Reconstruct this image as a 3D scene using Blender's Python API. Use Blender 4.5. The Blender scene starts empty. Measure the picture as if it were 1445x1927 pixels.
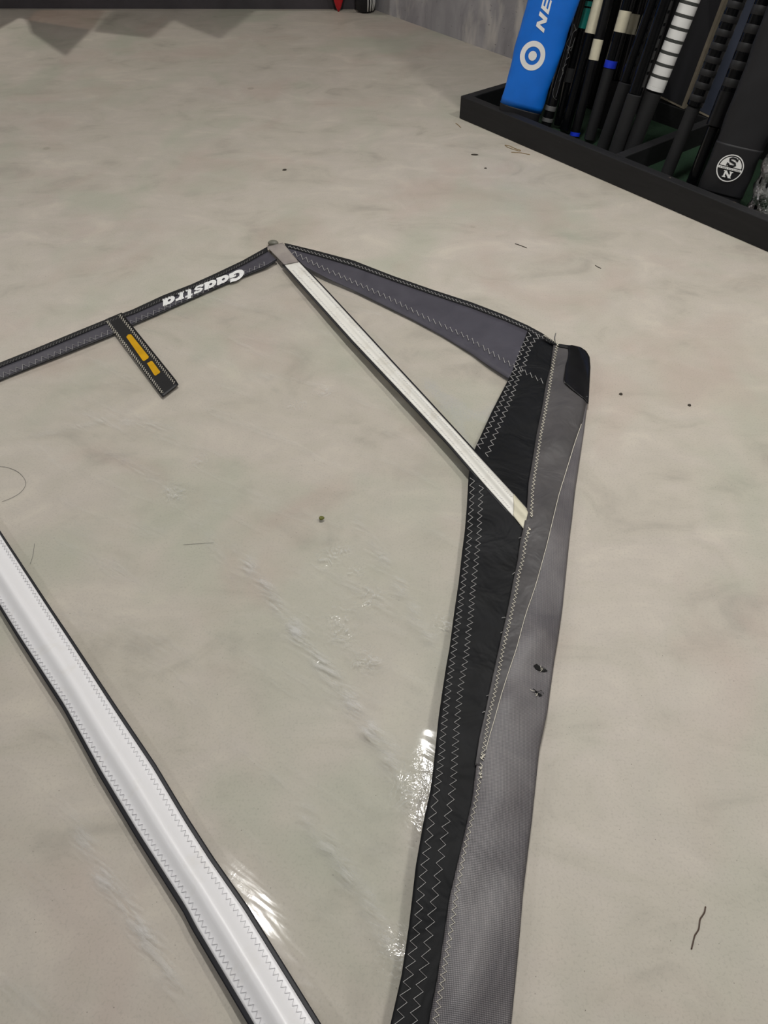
import bpy, bmesh, math, random
import numpy as np
from mathutils import Vector

random.seed(7)
S = bpy.context.scene
C = S.collection
# ---------------------------------------------------------------- camera
PITCH = math.radians(48.0)      # below the horizon
CAM_H = 1.10
FPX, FW, FH = 1336.0, 1445.0, 1927.0
cam_d = bpy.data.cameras.new('camera')
cam = bpy.data.objects.new('camera', cam_d)
C.objects.link(cam)
cam.location = (0, 0, CAM_H)
cam.rotation_euler = (math.pi / 2 - PITCH, 0, 0)
cam_d.sensor_fit = 'VERTICAL'
cam_d.sensor_height = 24.0
cam_d.lens = FPX / FH * 24.0
cam_d.clip_start = 0.02
S.camera = cam
S.cycles.max_bounces = 5
S.cycles.diffuse_bounces = 3
S.cycles.glossy_bounces = 2
S.cycles.transmission_bounces = 2
S.cycles.transparent_max_bounces = 8
S.cycles.caustics_reflective = False
S.cycles.adaptive_threshold = 0.06
S.cycles.caustics_refractive = False
# ---------------------------------------------------------------- world, lights, exposure
S.view_settings.view_transform = 'Standard'
S.view_settings.look = 'None'
S.view_settings.gamma = 1.0
S.view_settings.exposure = 0.0
S.view_settings.use_curve_mapping = False
w = bpy.data.worlds.new('world')
S.world = w
w.use_nodes = True
w.node_tree.nodes['Background'].inputs[0].default_value = (0.55, 0.56, 0.60, 1)
w.node_tree.nodes['Background'].inputs[1].default_value = 0.05
ROOM_H = 3.15
# ceiling lamps: x, y, turn, length, width, watts, colour; left and rear ones are added fill
LAMPS = [
    (1.80, 1.40, 37, 0.60, 0.14, 33, (1.0, 0.975, 0.92)),
    (0.04, 1.60, 37, 0.50, 0.18, 49, (1.0, 0.985, 0.96)),
    (-4.30, 5.20, 37, 0.24, 0.18, 84, (1.0, 0.965, 0.91)),
    (-3.20, -0.40, 37, 1.20, 0.16, 22, (0.95, 0.965, 1.0)),  # fill lamp added out of view
    (1.0, -1.9, 37, 1.20, 0.16, 17, (0.95, 0.965, 1.0)),  # second added fill lamp, unseen
]

# ---------------------------------------------------------------- helpers
def G(px, z=0.0):
    """pixel(s) (n,2) -> points on the horizontal plane(s) z"""
    px = np.atleast_2d(np.asarray(px, float))
    a = (px[:, 0] - FW / 2) / FPX
    b = (FH / 2 - px[:, 1]) / FPX
    cp, sp = math.cos(PITCH), math.sin(PITCH)
    d = np.stack([a, cp + b * sp, -sp + b * cp], 1)
    t = (CAM_H - z) / -d[:, 2]
    return np.array([0, 0, CAM_H]) + t[:, None] * d

def ray(px, py):
    a = (px - FW / 2) / FPX
    b = (FH / 2 - py) / FPX
    cp, sp = math.cos(PITCH), math.sin(PITCH)
    return Vector((a, cp + b * sp, -sp + b * cp))

CAMP = Vector((0, 0, CAM_H))

def resample(pts, n):
    p = np.asarray(pts, float)
    s = np.concatenate([[0], np.cumsum(np.linalg.norm(np.diff(p, axis=0), axis=1))])
    t = np.linspace(0, s[-1], n)
    return np.stack([np.interp(t, s, p[:, k]) for k in range(p.shape[1])], 1)

def smooth(pts, n=60, it=3):
    p = resample(pts, n)
    for _ in range(it):
        p[1:-1] = .25 * p[:-2] + .5 * p[1:-1] + .25 * p[2:]
    return p

def pdist(P, line):
    """distance and parameter 0..1 of points P (n,2) to a polyline in the plane"""
    P = P[:, :2]
    L = np.asarray(line)[:, :2]
    A, B = L[:-1], L[1:]
    ab = B - A
    best = np.full(len(P), 1e9)
    par = np.zeros(len(P))
    seg = np.linalg.norm(ab, axis=1)
    cum = np.concatenate([[0], np.cumsum(seg)])
    for i in range(len(A)):
        t = np.clip(((P - A[i]) @ ab[i]) / max(seg[i] ** 2, 1e-12), 0, 1)
        d = np.linalg.norm(P - (A[i] + t[:, None] * ab[i]), axis=1)
        m = d < best
        best[m] = d[m]
        par[m] = (cum[i] + t[m] * seg[i]) / cum[-1]
    return best, par

def unproj(px, H, off=0.0):
    z = np.full(len(px), .01)
    for _ in range(4):
        P = G(px, z)
        z = H(P) + off
    return G(px, z)

MATS = {}
def obj(name, verts, faces, mat, parent=None, sm=True):
    me = bpy.data.meshes.new(name)
    me.from_pydata([tuple(v) for v in verts], [], [tuple(f) for f in faces])
    me.validate()
    if sm:
        me.polygons.foreach_set('use_smooth', [True] * len(me.polygons))
    o = bpy.data.objects.new(name, me)
    C.objects.link(o)
    if mat is not None:
        me.materials.append(MATS[mat] if isinstance(mat, str) else mat)
    if parent is not None:
        o.parent = parent
        o.matrix_parent_inverse = mat_inv(parent)
    return o

def mat_inv(p):
    from mathutils import Matrix
    m = Matrix.Translation(p.location)
    q = p.parent
    return m.inverted() if q is None and p.type == 'EMPTY' else (Matrix.Translation(q.location).inverted() @ Matrix.Translation(q.location) if q else m.inverted())

def tag(o, label, cat, group=None, kind=None):
    o['label'] = label
    o['category'] = cat
    if group: o['group'] = group
    if kind: o['kind'] = kind
    return o

def thing(name, loc, label, cat, group=None):
    o = bpy.data.objects.new(name, None)
    o.empty_display_size = .05
    C.objects.link(o)
    o.location = loc
    return tag(o, label, cat, group)

def solid(o, t, offset=-1):
    m = o.modifiers.new('thick', 'SOLIDIFY')
    m.thickness = t
    m.offset = offset
    return o

def grid_faces(n, m):
    return [(i * m + j, i * m + j + 1, (i + 1) * m + j + 1, (i + 1) * m + j) for i in range(n - 1) for j in range(m - 1)]

def strip(name, A, B, H, off, mat, parent, n=120, m=8, thick=.0012, flip=False):
    A, B = resample(A, n), resample(B, n)
    v = np.linspace(0, 1, m)
    px = (A[:, None, :] * (1 - v)[None, :, None] + B[:, None, :] * v[None, :, None]).reshape(-1, 2)
    P = unproj(px, H, off)
    f = grid_faces(n, m)
    # faces up
    a, b, c = P[f[0][0]], P[f[0][1]], P[f[0][2]]
    if np.cross(b - a, c - a)[2] < 0:
        f = [q[::-1] for q in f]
    o = obj(name, P, f, mat, parent)
    if thick: solid(o, thick)
    return o

def tube_pts(P, r, k=5, cap=True):
    """verts, faces of a tube along 3-D points P; r scalar or array"""
    P = np.asarray(P, float)
    n = len(P)
    r = np.broadcast_to(np.asarray(r, float), (n,))
    T = np.gradient(P, axis=0)
    T /= np.maximum(np.linalg.norm(T, axis=1)[:, None], 1e-9)
    up = np.array([0, 0, 1.0])
    V = []
    for i in range(n):
        u = np.cross(T[i], up)
        if np.linalg.norm(u) < 1e-3: u = np.array([1.0, 0, 0])
        u /= np.linalg.norm(u)
        v = np.cross(u, T[i])
        for j in range(k):
            a = 2 * math.pi * (j + .5) / k
            V.append(P[i] + r[i] * (math.cos(a) * u + math.sin(a) * v))
    F = [(i * k + j, (i + 1) * k + j, (i + 1) * k + (j + 1) % k, i * k + (j + 1) % k) for i in range(n - 1) for j in range(k)]
    if cap:
        F.append(tuple(range(k)))
        F.append(tuple(range((n - 1) * k, n * k))[::-1])
    return V, F

def thread(name, px, H, off, wpx, mat, parent, k=4):
    P = unproj(np.asarray(px, float), H, off)
    dep = np.linalg.norm(P - np.array(CAMP), axis=1)
    V, F = tube_pts(P, .5 * wpx * dep / FPX, k)
    return obj(name, V, F, mat, parent, sm=False)

def zigzag(line, period, amp, n0=400, skew=0.0):
    """zigzag in pixels about a polyline; period, amp: functions of y"""
    p = smooth(line, n0, 2)
    s = np.concatenate([[0], np.cumsum(np.linalg.norm(np.diff(p, axis=0), axis=1))])
    out = []
    t, sg = 0.0, 1
    while t < s[-1]:
        x = np.interp(t, s, p[:, 0]); y = np.interp(t, s, p[:, 1])
        x2 = np.interp(min(t + 2, s[-1]), s, p[:, 0]); y2 = np.interp(min(t + 2, s[-1]), s, p[:, 1])
        x1 = np.interp(max(t - 2, 0), s, p[:, 0]); y1 = np.interp(max(t - 2, 0), s, p[:, 1])
        L = math.hypot(x2 - x1, y2 - y1) or 1
        tx, ty = (x2 - x1) / L, (y2 - y1) / L
        a = amp(y) * sg * random.uniform(.88, 1.1)
        k = skew * sg * period(y)
        out.append((x - ty * a + tx * k, y + tx * a + ty * k))
        t += period(y) / 2 * random.uniform(.92, 1.08)
        sg = -sg
    return out

def fn(*kv):
    ys = [k for k, _ in kv]; vs = [v for _, v in kv]
    return lambda y: float(np.interp(y, ys, vs))

# ---------------------------------------------------------------- materials
class NT:
    def __init__(s, name):
        m = bpy.data.materials.new(name)
        m.use_nodes = True
        s.m, s.t = m, m.node_tree
        s.b = s.t.nodes['Principled BSDF']
        s.out = s.t.nodes['Material Output']
        MATS[name] = m
    def n(s, typ, **kw):
        x = s.t.nodes.new(typ)
        for k, v in kw.items():
            setattr(x, k, v)
        return x
    def l(s, a, b): s.t.links.new(a, b)
    def coord(s, scale=(1, 1, 1), rot=(0, 0, 0)):
        g = s.n('ShaderNodeNewGeometry')
        mp = s.n('ShaderNodeMapping')
        mp.inputs['Scale'].default_value = scale
        mp.inputs['Rotation'].default_value = rot
        s.l(g.outputs['Position'], mp.inputs['Vector'])
        return mp.outputs['Vector']
    def noise(s, vec, scale, detail=4, rough=.55, dist=0):
        x = s.n('ShaderNodeTexNoise')
        x.inputs['Scale'].default_value = scale
        x.inputs['Detail'].default_value = detail
        x.inputs['Roughness'].default_value = rough
        x.inputs['Distortion'].default_value = dist
        s.l(vec, x.inputs['Vector'])
        return x.outputs['Fac']
    def ramp(s, fac, stops):
        r = s.n('ShaderNodeValToRGB')
        while len(r.color_ramp.elements) < len(stops): r.color_ramp.elements.new(.5)
        for e, (p, c) in zip(r.color_ramp.elements, stops):
            e.position = p
            e.color = (*c, 1) if len(c) == 3 else c
        s.l(fac, r.inputs['Fac'])
        return r.outputs['Color']
    def mix(s, fac, a, b, mode='MIX'):
        x = s.n('ShaderNodeMix', data_type='RGBA', blend_type=mode)
        for sock, v in ((x.inputs[0], fac), (x.inputs[6], a), (x.inputs[7], b)):
            if hasattr(v, 'default_value') or isinstance(v, bpy.types.NodeSocket): s.l(v, sock)
            elif isinstance(v, (int, float)): sock.default_value = v
            else: sock.default_value = (*v, 1)
        return x.outputs[2]
    def math(s, op, a, b=None):
        x = s.n('ShaderNodeMath', operation=op)
        for i, v in enumerate((a, b)):
            if v is None: continue
            if isinstance(v, (int, float)): x.inputs[i].default_value = v
            else: s.l(v, x.inputs[i])
        return x.outputs[0]
    def bump(s, h, strength, dist=.002, base=None):
        x = s.n('ShaderNodeBump')
        x.inputs['Strength'].default_value = strength
        x.inputs['Distance'].default_value = dist
        s.l(h, x.inputs['Height'])
        if base is not None: s.l(base, x.inputs['Normal'])
        return x.outputs['Normal']
    def set(s, col=None, rough=None, normal=None, **kw):
        for key, v in (('Base Color', col), ('Roughness', rough), ('Normal', normal), *kw.items()):
            if v is None: continue
            i = s.b.inputs[key.replace('_', ' ')] if key.replace('_', ' ') in s.b.inputs else s.b.inputs[key]
            if isinstance(v, bpy.types.NodeSocket): s.l(v, i)
            elif isinstance(v, tuple): i.default_value = (*v, 1) if len(v) == 3 else v
            else: i.default_value = v
        return s.m

def sr(r, g, b):
    return tuple(((c / 255) / 12.92 if c / 255 <= .04045 else ((c / 255 + .055) / 1.055) ** 2.4) for c in (r, g, b))

def plain(name, col, rough=.6, var=.12, scale=30, bump=0.0, bscale=200, **kw):
    t = NT(name)
    v = t.coord()
    f = t.noise(v, scale)
    a = tuple(c * (1 - var) for c in col)
    b = tuple(min(1, c * (1 + var)) for c in col)
    colr = t.ramp(f, [(.3, a), (.7, b)])
    nm = None
    if bump: nm = t.bump(t.noise(v, bscale, 3), bump, .001)
    return t.set(colr, rough, nm, **kw)

# concrete floor
t = NT('concrete')
v = t.coord()
vs = t.coord(scale=(1.0, 1.6, 1), rot=(0, 0, .5))
big = t.noise(v, 1.1, 2, .5, .4)
mid = t.noise(vs, 4.2, 4, .62, .8)
sm = t.noise(v, 16, 4, .62, .3)
fine = t.noise(v, 240, 2, .6)
c1 = t.ramp(big, [(.32, sr(196, 190, 176)), (.5, sr(200, 192, 181)), (.68, sr(190, 181, 172))])
c2 = t.ramp(mid, [(.30, sr(160, 154, 142)), (.44, sr(190, 184, 170)), (.56, sr(198, 190, 179)), (.70, sr(216, 208, 193))])
col = t.mix(.6, c1, c2)
col = t.mix(t.math('MULTIPLY', t.ramp(sm, [(.35, (0, 0, 0)), (.75, (1, 1, 1))]), .34), col, sr(214, 206, 191))
gr = t.ramp(t.noise(t.coord(rot=(0, 0, 1.1)), 2.3, 3, .55, .5), [(.50, (0, 0, 0)), (.66, (1, 1, 1))])
col = t.mix(t.math('MULTIPLY', gr, .5), col, sr(178, 183, 164))
pk = t.ramp(t.noise(t.coord(rot=(.7, 0, 2.1)), 2.9, 3, .55, .5), [(.53, (0, 0, 0)), (.7, (1, 1, 1))])
col = t.mix(t.math('MULTIPLY', pk, .42), col, sr(192, 172, 161))
# round damp spots and pin-holes
vo = t.n('ShaderNodeTexVoronoi'); vo.inputs['Scale'].default_value = 70; t.l(v, vo.inputs['Vector'])
sel = t.ramp(t.noise(v, 9, 2), [(.44, (0, 0, 0)), (.56, (1, 1, 1))])
pin = t.math('MULTIPLY', t.ramp(vo.outputs['Distance'], [(.035, (1, 1, 1)), (.06, (0, 0, 0))]), sel)
col = t.mix(t.math('MULTIPLY', pin, .85), col, sr(88, 80, 70))
vo2 = t.n('ShaderNodeTexVoronoi'); vo2.inputs['Scale'].default_value = 2.6; t.l(v, vo2.inputs['Vector'])
dn = t.math('ADD', vo2.outputs['Distance'], t.math('MULTIPLY', t.noise(v, 30, 3), .03))
spot = t.ramp(dn, [(.045, (1, 1, 1)), (.062, (0, 0, 0))])
col = t.mix(t.math('MULTIPLY', spot, .32), col, sr(128, 118, 102))
col = t.mix(t.math('MULTIPLY', t.ramp(fine, [(.3, (1, 1, 1)), (.48, (0, 0, 0))]), .16), col, sr(120, 114, 104))
col = t.mix(1.0, col, (.93, .925, .925), 'MULTIPLY')
t.set(col, .52, t.bump(fine, .12, .001))
t.b.inputs['Specular IOR Level'].default_value = .35

# painted wall with scuffs
t = NT('wall_paint')
v = t.coord(scale=(1, 1, .6))
a = t.noise(v, 5, 4, .6, .8)
st = t.ramp(t.noise(t.coord(scale=(1, 1, .4)), 4.6, 4, .6, .5), [(.50, (0, 0, 0)), (.62, (1, 1, 1))])
col = t.ramp(a, [(.3, sr(132, 130, 134)), (.7, sr(170, 167, 170))])
col = t.mix(t.math('MULTIPLY', st, .55), col, sr(216, 210, 202))
sc = t.ramp(t.noise(t.coord(scale=(1, 1, 3)), 30, 3, .7, 0), [(.66, (0, 0, 0)), (.72, (1, 1, 1))])
col = t.mix(t.math('MULTIPLY', sc, .6), col, sr(60, 58, 58))
t.set(col, .7)
plain('ceiling_paint', sr(140, 138, 134), .9, .04, 3)
plain('wall_plain', sr(128, 126, 122), .85, .06, 2)
plain('shade_grey', sr(70, 66, 70), .7, .2, 6)  # dark grey that stands in for shade at the far end

# clear film
t = NT('clear_film')
v = t.coord()
ve = t.coord(scale=(1, 1, 0), rot=(0, 0, math.radians(-58)))
m1 = t.n('ShaderNodeMapping'); m1.inputs['Scale'].default_value = (9, 1.6, 1); t.l(ve, m1.inputs['Vector'])
at1 = t.n('ShaderNodeAttribute', attribute_name='scuff_glint')
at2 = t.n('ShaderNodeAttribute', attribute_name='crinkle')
streak = t.noise(m1.outputs['Vector'], 2.2, 3, .55, .6)
crk = t.noise(v, 34, 3, .62, 1.8)
loc = t.math('ADD', t.math('MULTIPLY', at2.outputs['Fac'], .7), t.math('MULTIPLY', at1.outputs['Fac'], .55))
h = t.math('ADD', t.math('MULTIPLY', streak, .45), t.math('MULTIPLY', crk, t.math('ADD', loc, .02)))
nm = t.bump(h, .4, .008)
gl = t.n('ShaderNodeBsdfGlossy'); gl.inputs['Roughness'].default_value = .10; gl.inputs['Color'].default_value = (1, 1, 1, 1); t.l(nm, gl.inputs['Normal'])
tr = t.n('ShaderNodeBsdfTransparent'); tr.inputs['Color'].default_value = (.995, .995, .99, 1)
lw = t.n('ShaderNodeLayerWeight'); lw.inputs['Blend'].default_value = .5
sch = t.math('ADD', t.math('MULTIPLY', t.math('POWER', lw.outputs['Facing'], 5.0), .94), .032)
mx = t.n('ShaderNodeMixShader'); t.l(sch, mx.inputs[0]); t.l(tr.outputs[0], mx.inputs[1]); t.l(gl.outputs[0], mx.inputs[2])
# milky wear along the creases, with their lamp glints painted in white
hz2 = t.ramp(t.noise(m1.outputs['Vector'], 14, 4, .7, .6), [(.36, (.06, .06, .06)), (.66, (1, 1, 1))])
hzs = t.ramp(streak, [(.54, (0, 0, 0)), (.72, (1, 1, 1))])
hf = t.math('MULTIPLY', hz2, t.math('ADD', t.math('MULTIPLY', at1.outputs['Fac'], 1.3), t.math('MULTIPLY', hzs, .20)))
lin = t.ramp(t.math('ABSOLUTE', t.math('SUBTRACT', crk, .5)), [(.006, (1, 1, 1)), (.026, (0, 0, 0))])  # white lines painted where the crinkles catch light
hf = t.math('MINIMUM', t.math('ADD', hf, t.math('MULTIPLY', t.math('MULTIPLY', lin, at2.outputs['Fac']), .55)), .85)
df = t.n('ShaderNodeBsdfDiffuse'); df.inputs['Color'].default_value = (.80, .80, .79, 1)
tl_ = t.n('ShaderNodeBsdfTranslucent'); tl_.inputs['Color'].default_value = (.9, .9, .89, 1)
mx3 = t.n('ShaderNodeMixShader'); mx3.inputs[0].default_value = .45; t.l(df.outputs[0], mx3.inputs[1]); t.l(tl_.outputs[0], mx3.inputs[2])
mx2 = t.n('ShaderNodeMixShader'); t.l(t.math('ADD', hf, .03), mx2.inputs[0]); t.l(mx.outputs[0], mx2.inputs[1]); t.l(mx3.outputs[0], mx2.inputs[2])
t.l(mx2.outputs[0], t.out.inputs['Surface'])

# sail cloths
def cloth(name, dark, light, rough=.5, weave=900, wb=.12, spec=.4, foldscale=9, fold=.25):
    t = NT(name)
    v = t.coord()
    f = t.noise(v, 14, 5, .6, .4)
    col = t.ramp(f, [(.3, dark), (.7, light)])
    nm = t.bump(t.noise(v, foldscale, 3, .55, .7), fold, .01)
    nm = t.bump(t.noise(v, weave, 2), wb, .0008, nm)
    t.set(col, rough, nm)
    t.b.inputs['Specular IOR Level'].default_value = spec
    return t
cloth('grey_cloth', sr(66, 64, 72), sr(79, 77, 85), .55)
cloth('black_cloth', sr(13, 14, 15), sr(21, 22, 25), .6, foldscale=11, fold=.9, spec=.22)
cloth('binding', sr(18, 18, 19), sr(26, 26, 28), .7, fold=.1)
cloth('hem_cloth', sr(68, 66, 67), sr(88, 85, 85), .5, foldscale=13, fold=.7)
cloth('tip_cloth', sr(142, 134, 130), sr(166, 158, 150), .6, foldscale=30, fold=.3)
cloth('cream_cloth', sr(214, 208, 184), sr(226, 221, 200), .6, foldscale=30, fold=.2)
cloth('edge_tape', sr(24, 24, 28), sr(34, 34, 39), .5, fold=.1)
# woven mesh sleeve
t = NT('mesh_cloth')
DIRS = math.radians(8)
def weave(rot, per):
    v = t.coord(rot=(0, 0, rot))
    sx = t.n('ShaderNodeSeparateXYZ'); t.l(v, sx.inputs[0])
    k = 2 * math.pi / per
    a = t.math('SINE', t.math('MULTIPLY', sx.outputs[0], k))
    b = t.math('SINE', t.math('MULTIPLY', sx.outputs[1], k))
    return t.math('ADD', t.math('MULTIPLY', t.math('MULTIPLY', a, b), .5), .5)
wv = weave(DIRS + .78, .0031)
f = t.noise(t.coord(), 12, 5, .6, .5)
base = t.ramp(f, [(.3, sr(66, 64, 68)), (.7, sr(86, 83, 85))])
lite = t.ramp(f, [(.3, sr(114, 110, 113)), (.7, sr(144, 139, 139))])
col = t.mix(t.ramp(wv, [(.42, (0, 0, 0)), (.8, (1, 1, 1))]), base, lite)
nm = t.bump(t.noise(t.coord(scale=(1, .7, 1), rot=(0, 0, .5)), 9, 1, .4, .2), .8, .022)
nm = t.bump(wv, .3, .0008, nm)
t.set(col, .42, nm)
# white laminate of the batten pockets
t = NT('white_tape')
v = t.coord()
d1 = t.ramp(t.noise(v, 22, 5, .65, .6), [(.55, (0, 0, 0)), (.8, (1, 1, 1))])
col = t.mix(t.math('MULTIPLY', d1, .22), sr(238, 237, 238), sr(206, 196, 172))
t.set(col, .38, t.bump(t.noise(v, 300, 2), .05, .001))
t = NT('worn_tape')
v = t.coord()
d1 = t.ramp(t.noise(v, 16, 5, .65, .8), [(.48, (0, 0, 0)), (.74, (1, 1, 1))])
col = t.mix(t.math('MULTIPLY', d1, .4), sr(236, 234, 226), sr(186, 174, 148))
t.set(col, .4, t.bump(t.noise(v, 300, 2), .05, .001))
plain('grey_thread', sr(176, 174, 172), .7)
plain('white_thread', sr(222, 216, 200), .7)
plain('tape_thread', sr(206, 205, 208), .7)
plain('dim_thread', sr(120, 118, 116), .7)
plain('white_print', sr(238, 238, 236), .5, .02)
plain('yellow_film', sr(206, 156, 16), .35, .1, 40)
plain('black_patch', sr(24, 24, 25), .45, .15, 40, .1)
plain('black_plastic', sr(16, 16, 18), .28, .2, 25, .25, 40)
plain('tip_plastic', sr(112, 110, 98), .5)
plain('hole', sr(12, 12, 12), .9)
plain('leaf', sr(96, 98, 34), .6, .3, 400)
plain('debris', sr(62, 56, 48), .9, .3, 300)
plain('straw', sr(142, 120, 82), .8, .2, 300)
plain('hair', sr(70, 48, 34), .5)
# rack
t = NT('black_wood')
v = t.coord(rot=(0, 0, math.radians(52)))
m1 = t.n('ShaderNodeMapping'); m1.inputs['Scale'].default_value = (1.5, 14, 14); t.l(v, m1.inputs['Vector'])
f = t.noise(m1.outputs['Vector'], 4, 6, .65, .5)
col = t.ramp(f, [(.3, sr(10, 10, 13)), (.62, sr(19, 19, 22)), (.8, sr(40, 39, 40))])
ch = t.ramp(t.noise(t.coord(), 28, 4, .6), [(.72, (0, 0, 0)), (.76, (1, 1, 1))])
col = t.mix(t.math('MULTIPLY', ch, .7), col, sr(120, 108, 90))
t.set(col, .68, t.bump(f, .25, .004))
plain('turf', sr(16, 46, 25), .95, .4, 160, .8, 300)
plain('mast_gloss', sr(10, 11, 13), .12, .2, 30)
plain('mast_satin', sr(13, 13, 15), .3, .2, 30)
plain('mast_matte', sr(19, 19, 21), .75, .15, 60, .2, 300)
plain('band_matte', sr(20, 20, 22), .6)
plain('white_paint', sr(226, 226, 224), .3, .03)
plain('ring_hatch', sr(60, 62, 60), .5, .6, 500)
plain('cream_label', sr(206, 200, 176), .6, .06, 60, .5, 60)
plain('blue_ring', sr(22, 52, 200), .4)
plain('teal_print', sr(24, 124, 116), .4)
plain('silver', sr(150, 150, 150), .3, Metallic=.6)
plain('bag_blue', sr(4, 108, 212), .5, .12, 9, .3, 30)
plain('bag_black', sr(11, 11, 16), .6, .2, 9, .4, 30)
plain('panel_grey', sr(48, 48, 53), .7, .1, 8)
plain('panel_blue', sr(62, 68, 84), .6, .1, 8)
plain('panel_edge', sr(158, 148, 130), .8)
plain('red_gloss', sr(186, 22, 34), .25, .05)
plain('lamp_body', sr(220, 220, 220), .5)
t = NT('crinkle')
v = t.coord()
nm = t.bump(t.noise(v, 45, 5, .6, 2.0), .9, .01)
gl = t.n('ShaderNodeBsdfGlossy'); gl.inputs['Roughness'].default_value = .08; t.l(nm, gl.inputs['Normal'])
tr = t.n('ShaderNodeBsdfTransparent'); tr.inputs['Color'].default_value = (.8, .8, .8, 1)
fr = t.n('ShaderNodeFresnel'); fr.inputs['IOR'].default_value = 1.6; t.l(nm, fr.inputs['Normal'])
mx = t.n('ShaderNodeMixShader'); t.l(t.math('ADD', fr.outputs[0], .12), mx.inputs[0]); t.l(tr.outputs[0], mx.inputs[1]); t.l(gl.outputs[0], mx.inputs[2])
t.l(mx.outputs[0], t.out.inputs['Surface'])
def tinted(name, colr, dens):
    t = NT(name)
    tr = t.n('ShaderNodeBsdfTransparent'); tr.inputs['Color'].default_value = (*colr, 1)
    df = t.n('ShaderNodeBsdfDiffuse'); df.inputs['Color'].default_value = (*colr, 1)
    mx = t.n('ShaderNodeMixShader'); mx.inputs[0].default_value = dens
    t.l(tr.outputs[0], mx.inputs[1]); t.l(df.outputs[0], mx.inputs[2]); t.l(mx.outputs[0], t.out.inputs['Surface'])
tinted('film_smoke', (.16, .155, .15), .2)
tinted('film_amber', (.34, .22, .18), .2)
plain('sail_patch', sr(70, 40, 40), .8)
def emit(name, colr, st):
    t = NT(name)
    t.b.inputs['Emission Color'].default_value = (*colr, 1)
    t.b.inputs['Emission Strength'].default_value = st
    t.b.inputs['Base Color'].default_value = (.8, .8, .8, 1)

# ---------------------------------------------------------------- box helper
def box(name, O, X, Y, Z, mat, parent=None, bev=.0):
    """box from corner O along vectors X, Y, Z"""
    O, X, Y, Z = map(Vector, (O, X, Y, Z))
    vs = [O, O + X, O + X + Y, O + Y]
    vs += [p + Z for p in vs]
    f = [(3, 2, 1, 0), (4, 5, 6, 7), (0, 1, 5, 4), (1, 2, 6, 5), (2, 3, 7, 6), (3, 0, 4, 7)]
    if X.cross(Y).dot(Z) < 0: f = [q[::-1] for q in f]
    o = obj(name, vs, f, mat, parent, sm=False)
    if bev:
        m = o.modifiers.new('bev', 'BEVEL'); m.width = bev; m.segments = 2
    return o

# ---------------------------------------------------------------- room
WALL_A = math.radians(-52.6)
wd = Vector((math.cos(WALL_A), math.sin(WALL_A), 0))          # along the right wall, towards the viewer
wn = Vector((-wd.y, wd.x, 0))                                  # out of the room, behind the wall
C0 = Vector(G([(936, 101)])[0])
RB, RF, RW = 5.2, 7.2, 7.4
cBR = C0 - wd * RB
cFR = C0 + wd * RF
cBL = cBR - wn * RW
cFL = cFR - wn * RW
T = .12
fl = box('floor', cBL - Vector((0, 0, .1)), cBR - cBL, cFL - cBL, (0, 0, .1), 'concrete')
fl['kind'] = 'structure'
for nm, a, b, mat_, out in (('wall_right', cBR, cFR, 'wall_paint', wn), ('wall_left', cBL, cFL, 'wall_plain', -wn),
                            ('wall_back', cBL, cBR, 'wall_paint', -wd), ('wall_front', cFL, cFR, 'wall_plain', wd)):
    o = box(nm, a, b - a, out * T, (0, 0, ROOM_H), mat_)
    o['kind'] = 'structure'
o = box('ceiling', cBL + Vector((0, 0, ROOM_H)), cBR - cBL, cFL - cBL, (0, 0, .1), 'ceiling_paint')
o['kind'] = 'structure'

# lamps
for i, (x, y, a, L, W, watts, colr) in enumerate(LAMPS):
    nmz = ['beside the right wall', 'right above the sail', 'at the far end near the hung sails', 'added as unseen fill on the left of the room', 'added as unseen fill behind the viewer'][i]
    r = thing('ceiling_lamp', (x, y, ROOM_H), 'white ceiling tube lamp %s' % nmz, 'lamp', 'ceiling lamps')
    ca, sa = math.cos(math.radians(a)), math.sin(math.radians(a))
    ux, uy = Vector((ca, sa, 0)), Vector((-sa, ca, 0))
    o0 = Vector((x, y, ROOM_H)) - ux * W / 2 - uy * L / 2
    box('housing', o0 - Vector((0, 0, .06)), ux * W, uy * L, (0, 0, .06), 'lamp_body', r, .004)
    emit('lamp_glow_%d' % i, colr, 4.0)
    box('diffuser', o0 - Vector((0, 0, .066)) + ux * W * .1 + uy * L * .02, ux * W * .8, uy * L * .96, (0, 0, .006), 'lamp_glow_%d' % i, r)
    ld = bpy.data.lights.new('tube_light', 'AREA')
    ld.shape = 'RECTANGLE'; ld.size = W; ld.size_y = L; ld.energy = watts; ld.color = colr
    lo = bpy.data.objects.new('tube_light', ld); C.objects.link(lo)
    lo.location = (x, y, ROOM_H - .075); lo.rotation_euler = (0, 0, math.radians(a))

# low plinth along the far side, added in place of shaded floor
pa, pb = G([(-500, 15)])[0], G([(742, 17.5)])[0]
k_ = (C0.x - pb[0]) * wn.x + (C0.y - pb[1]) * wn.y
pb[0] += (k_ - .02) / wn.x
o = obj('shade_block', [(*pa[:2], 0), (*pb[:2], 0), (*(Vector(pb) - wd * .55)[:2], 0), (pa[0], pb[1] + .45, 0),
                           (*pa[:2], .3), (*pb[:2], .3), (*(Vector(pb) - wd * .55)[:2], .3), (pa[0], pb[1] + .45, .3)],
        [(3, 2, 1, 0), (4, 5, 6, 7), (0, 1, 5, 4), (1, 2, 6, 5), (2, 3, 7, 6), (3, 0, 4, 7)], 'shade_grey', sm=False)
tag(o, 'low dark grey plinth standing in for shaded floor across the far end of the room', 'block')

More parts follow.
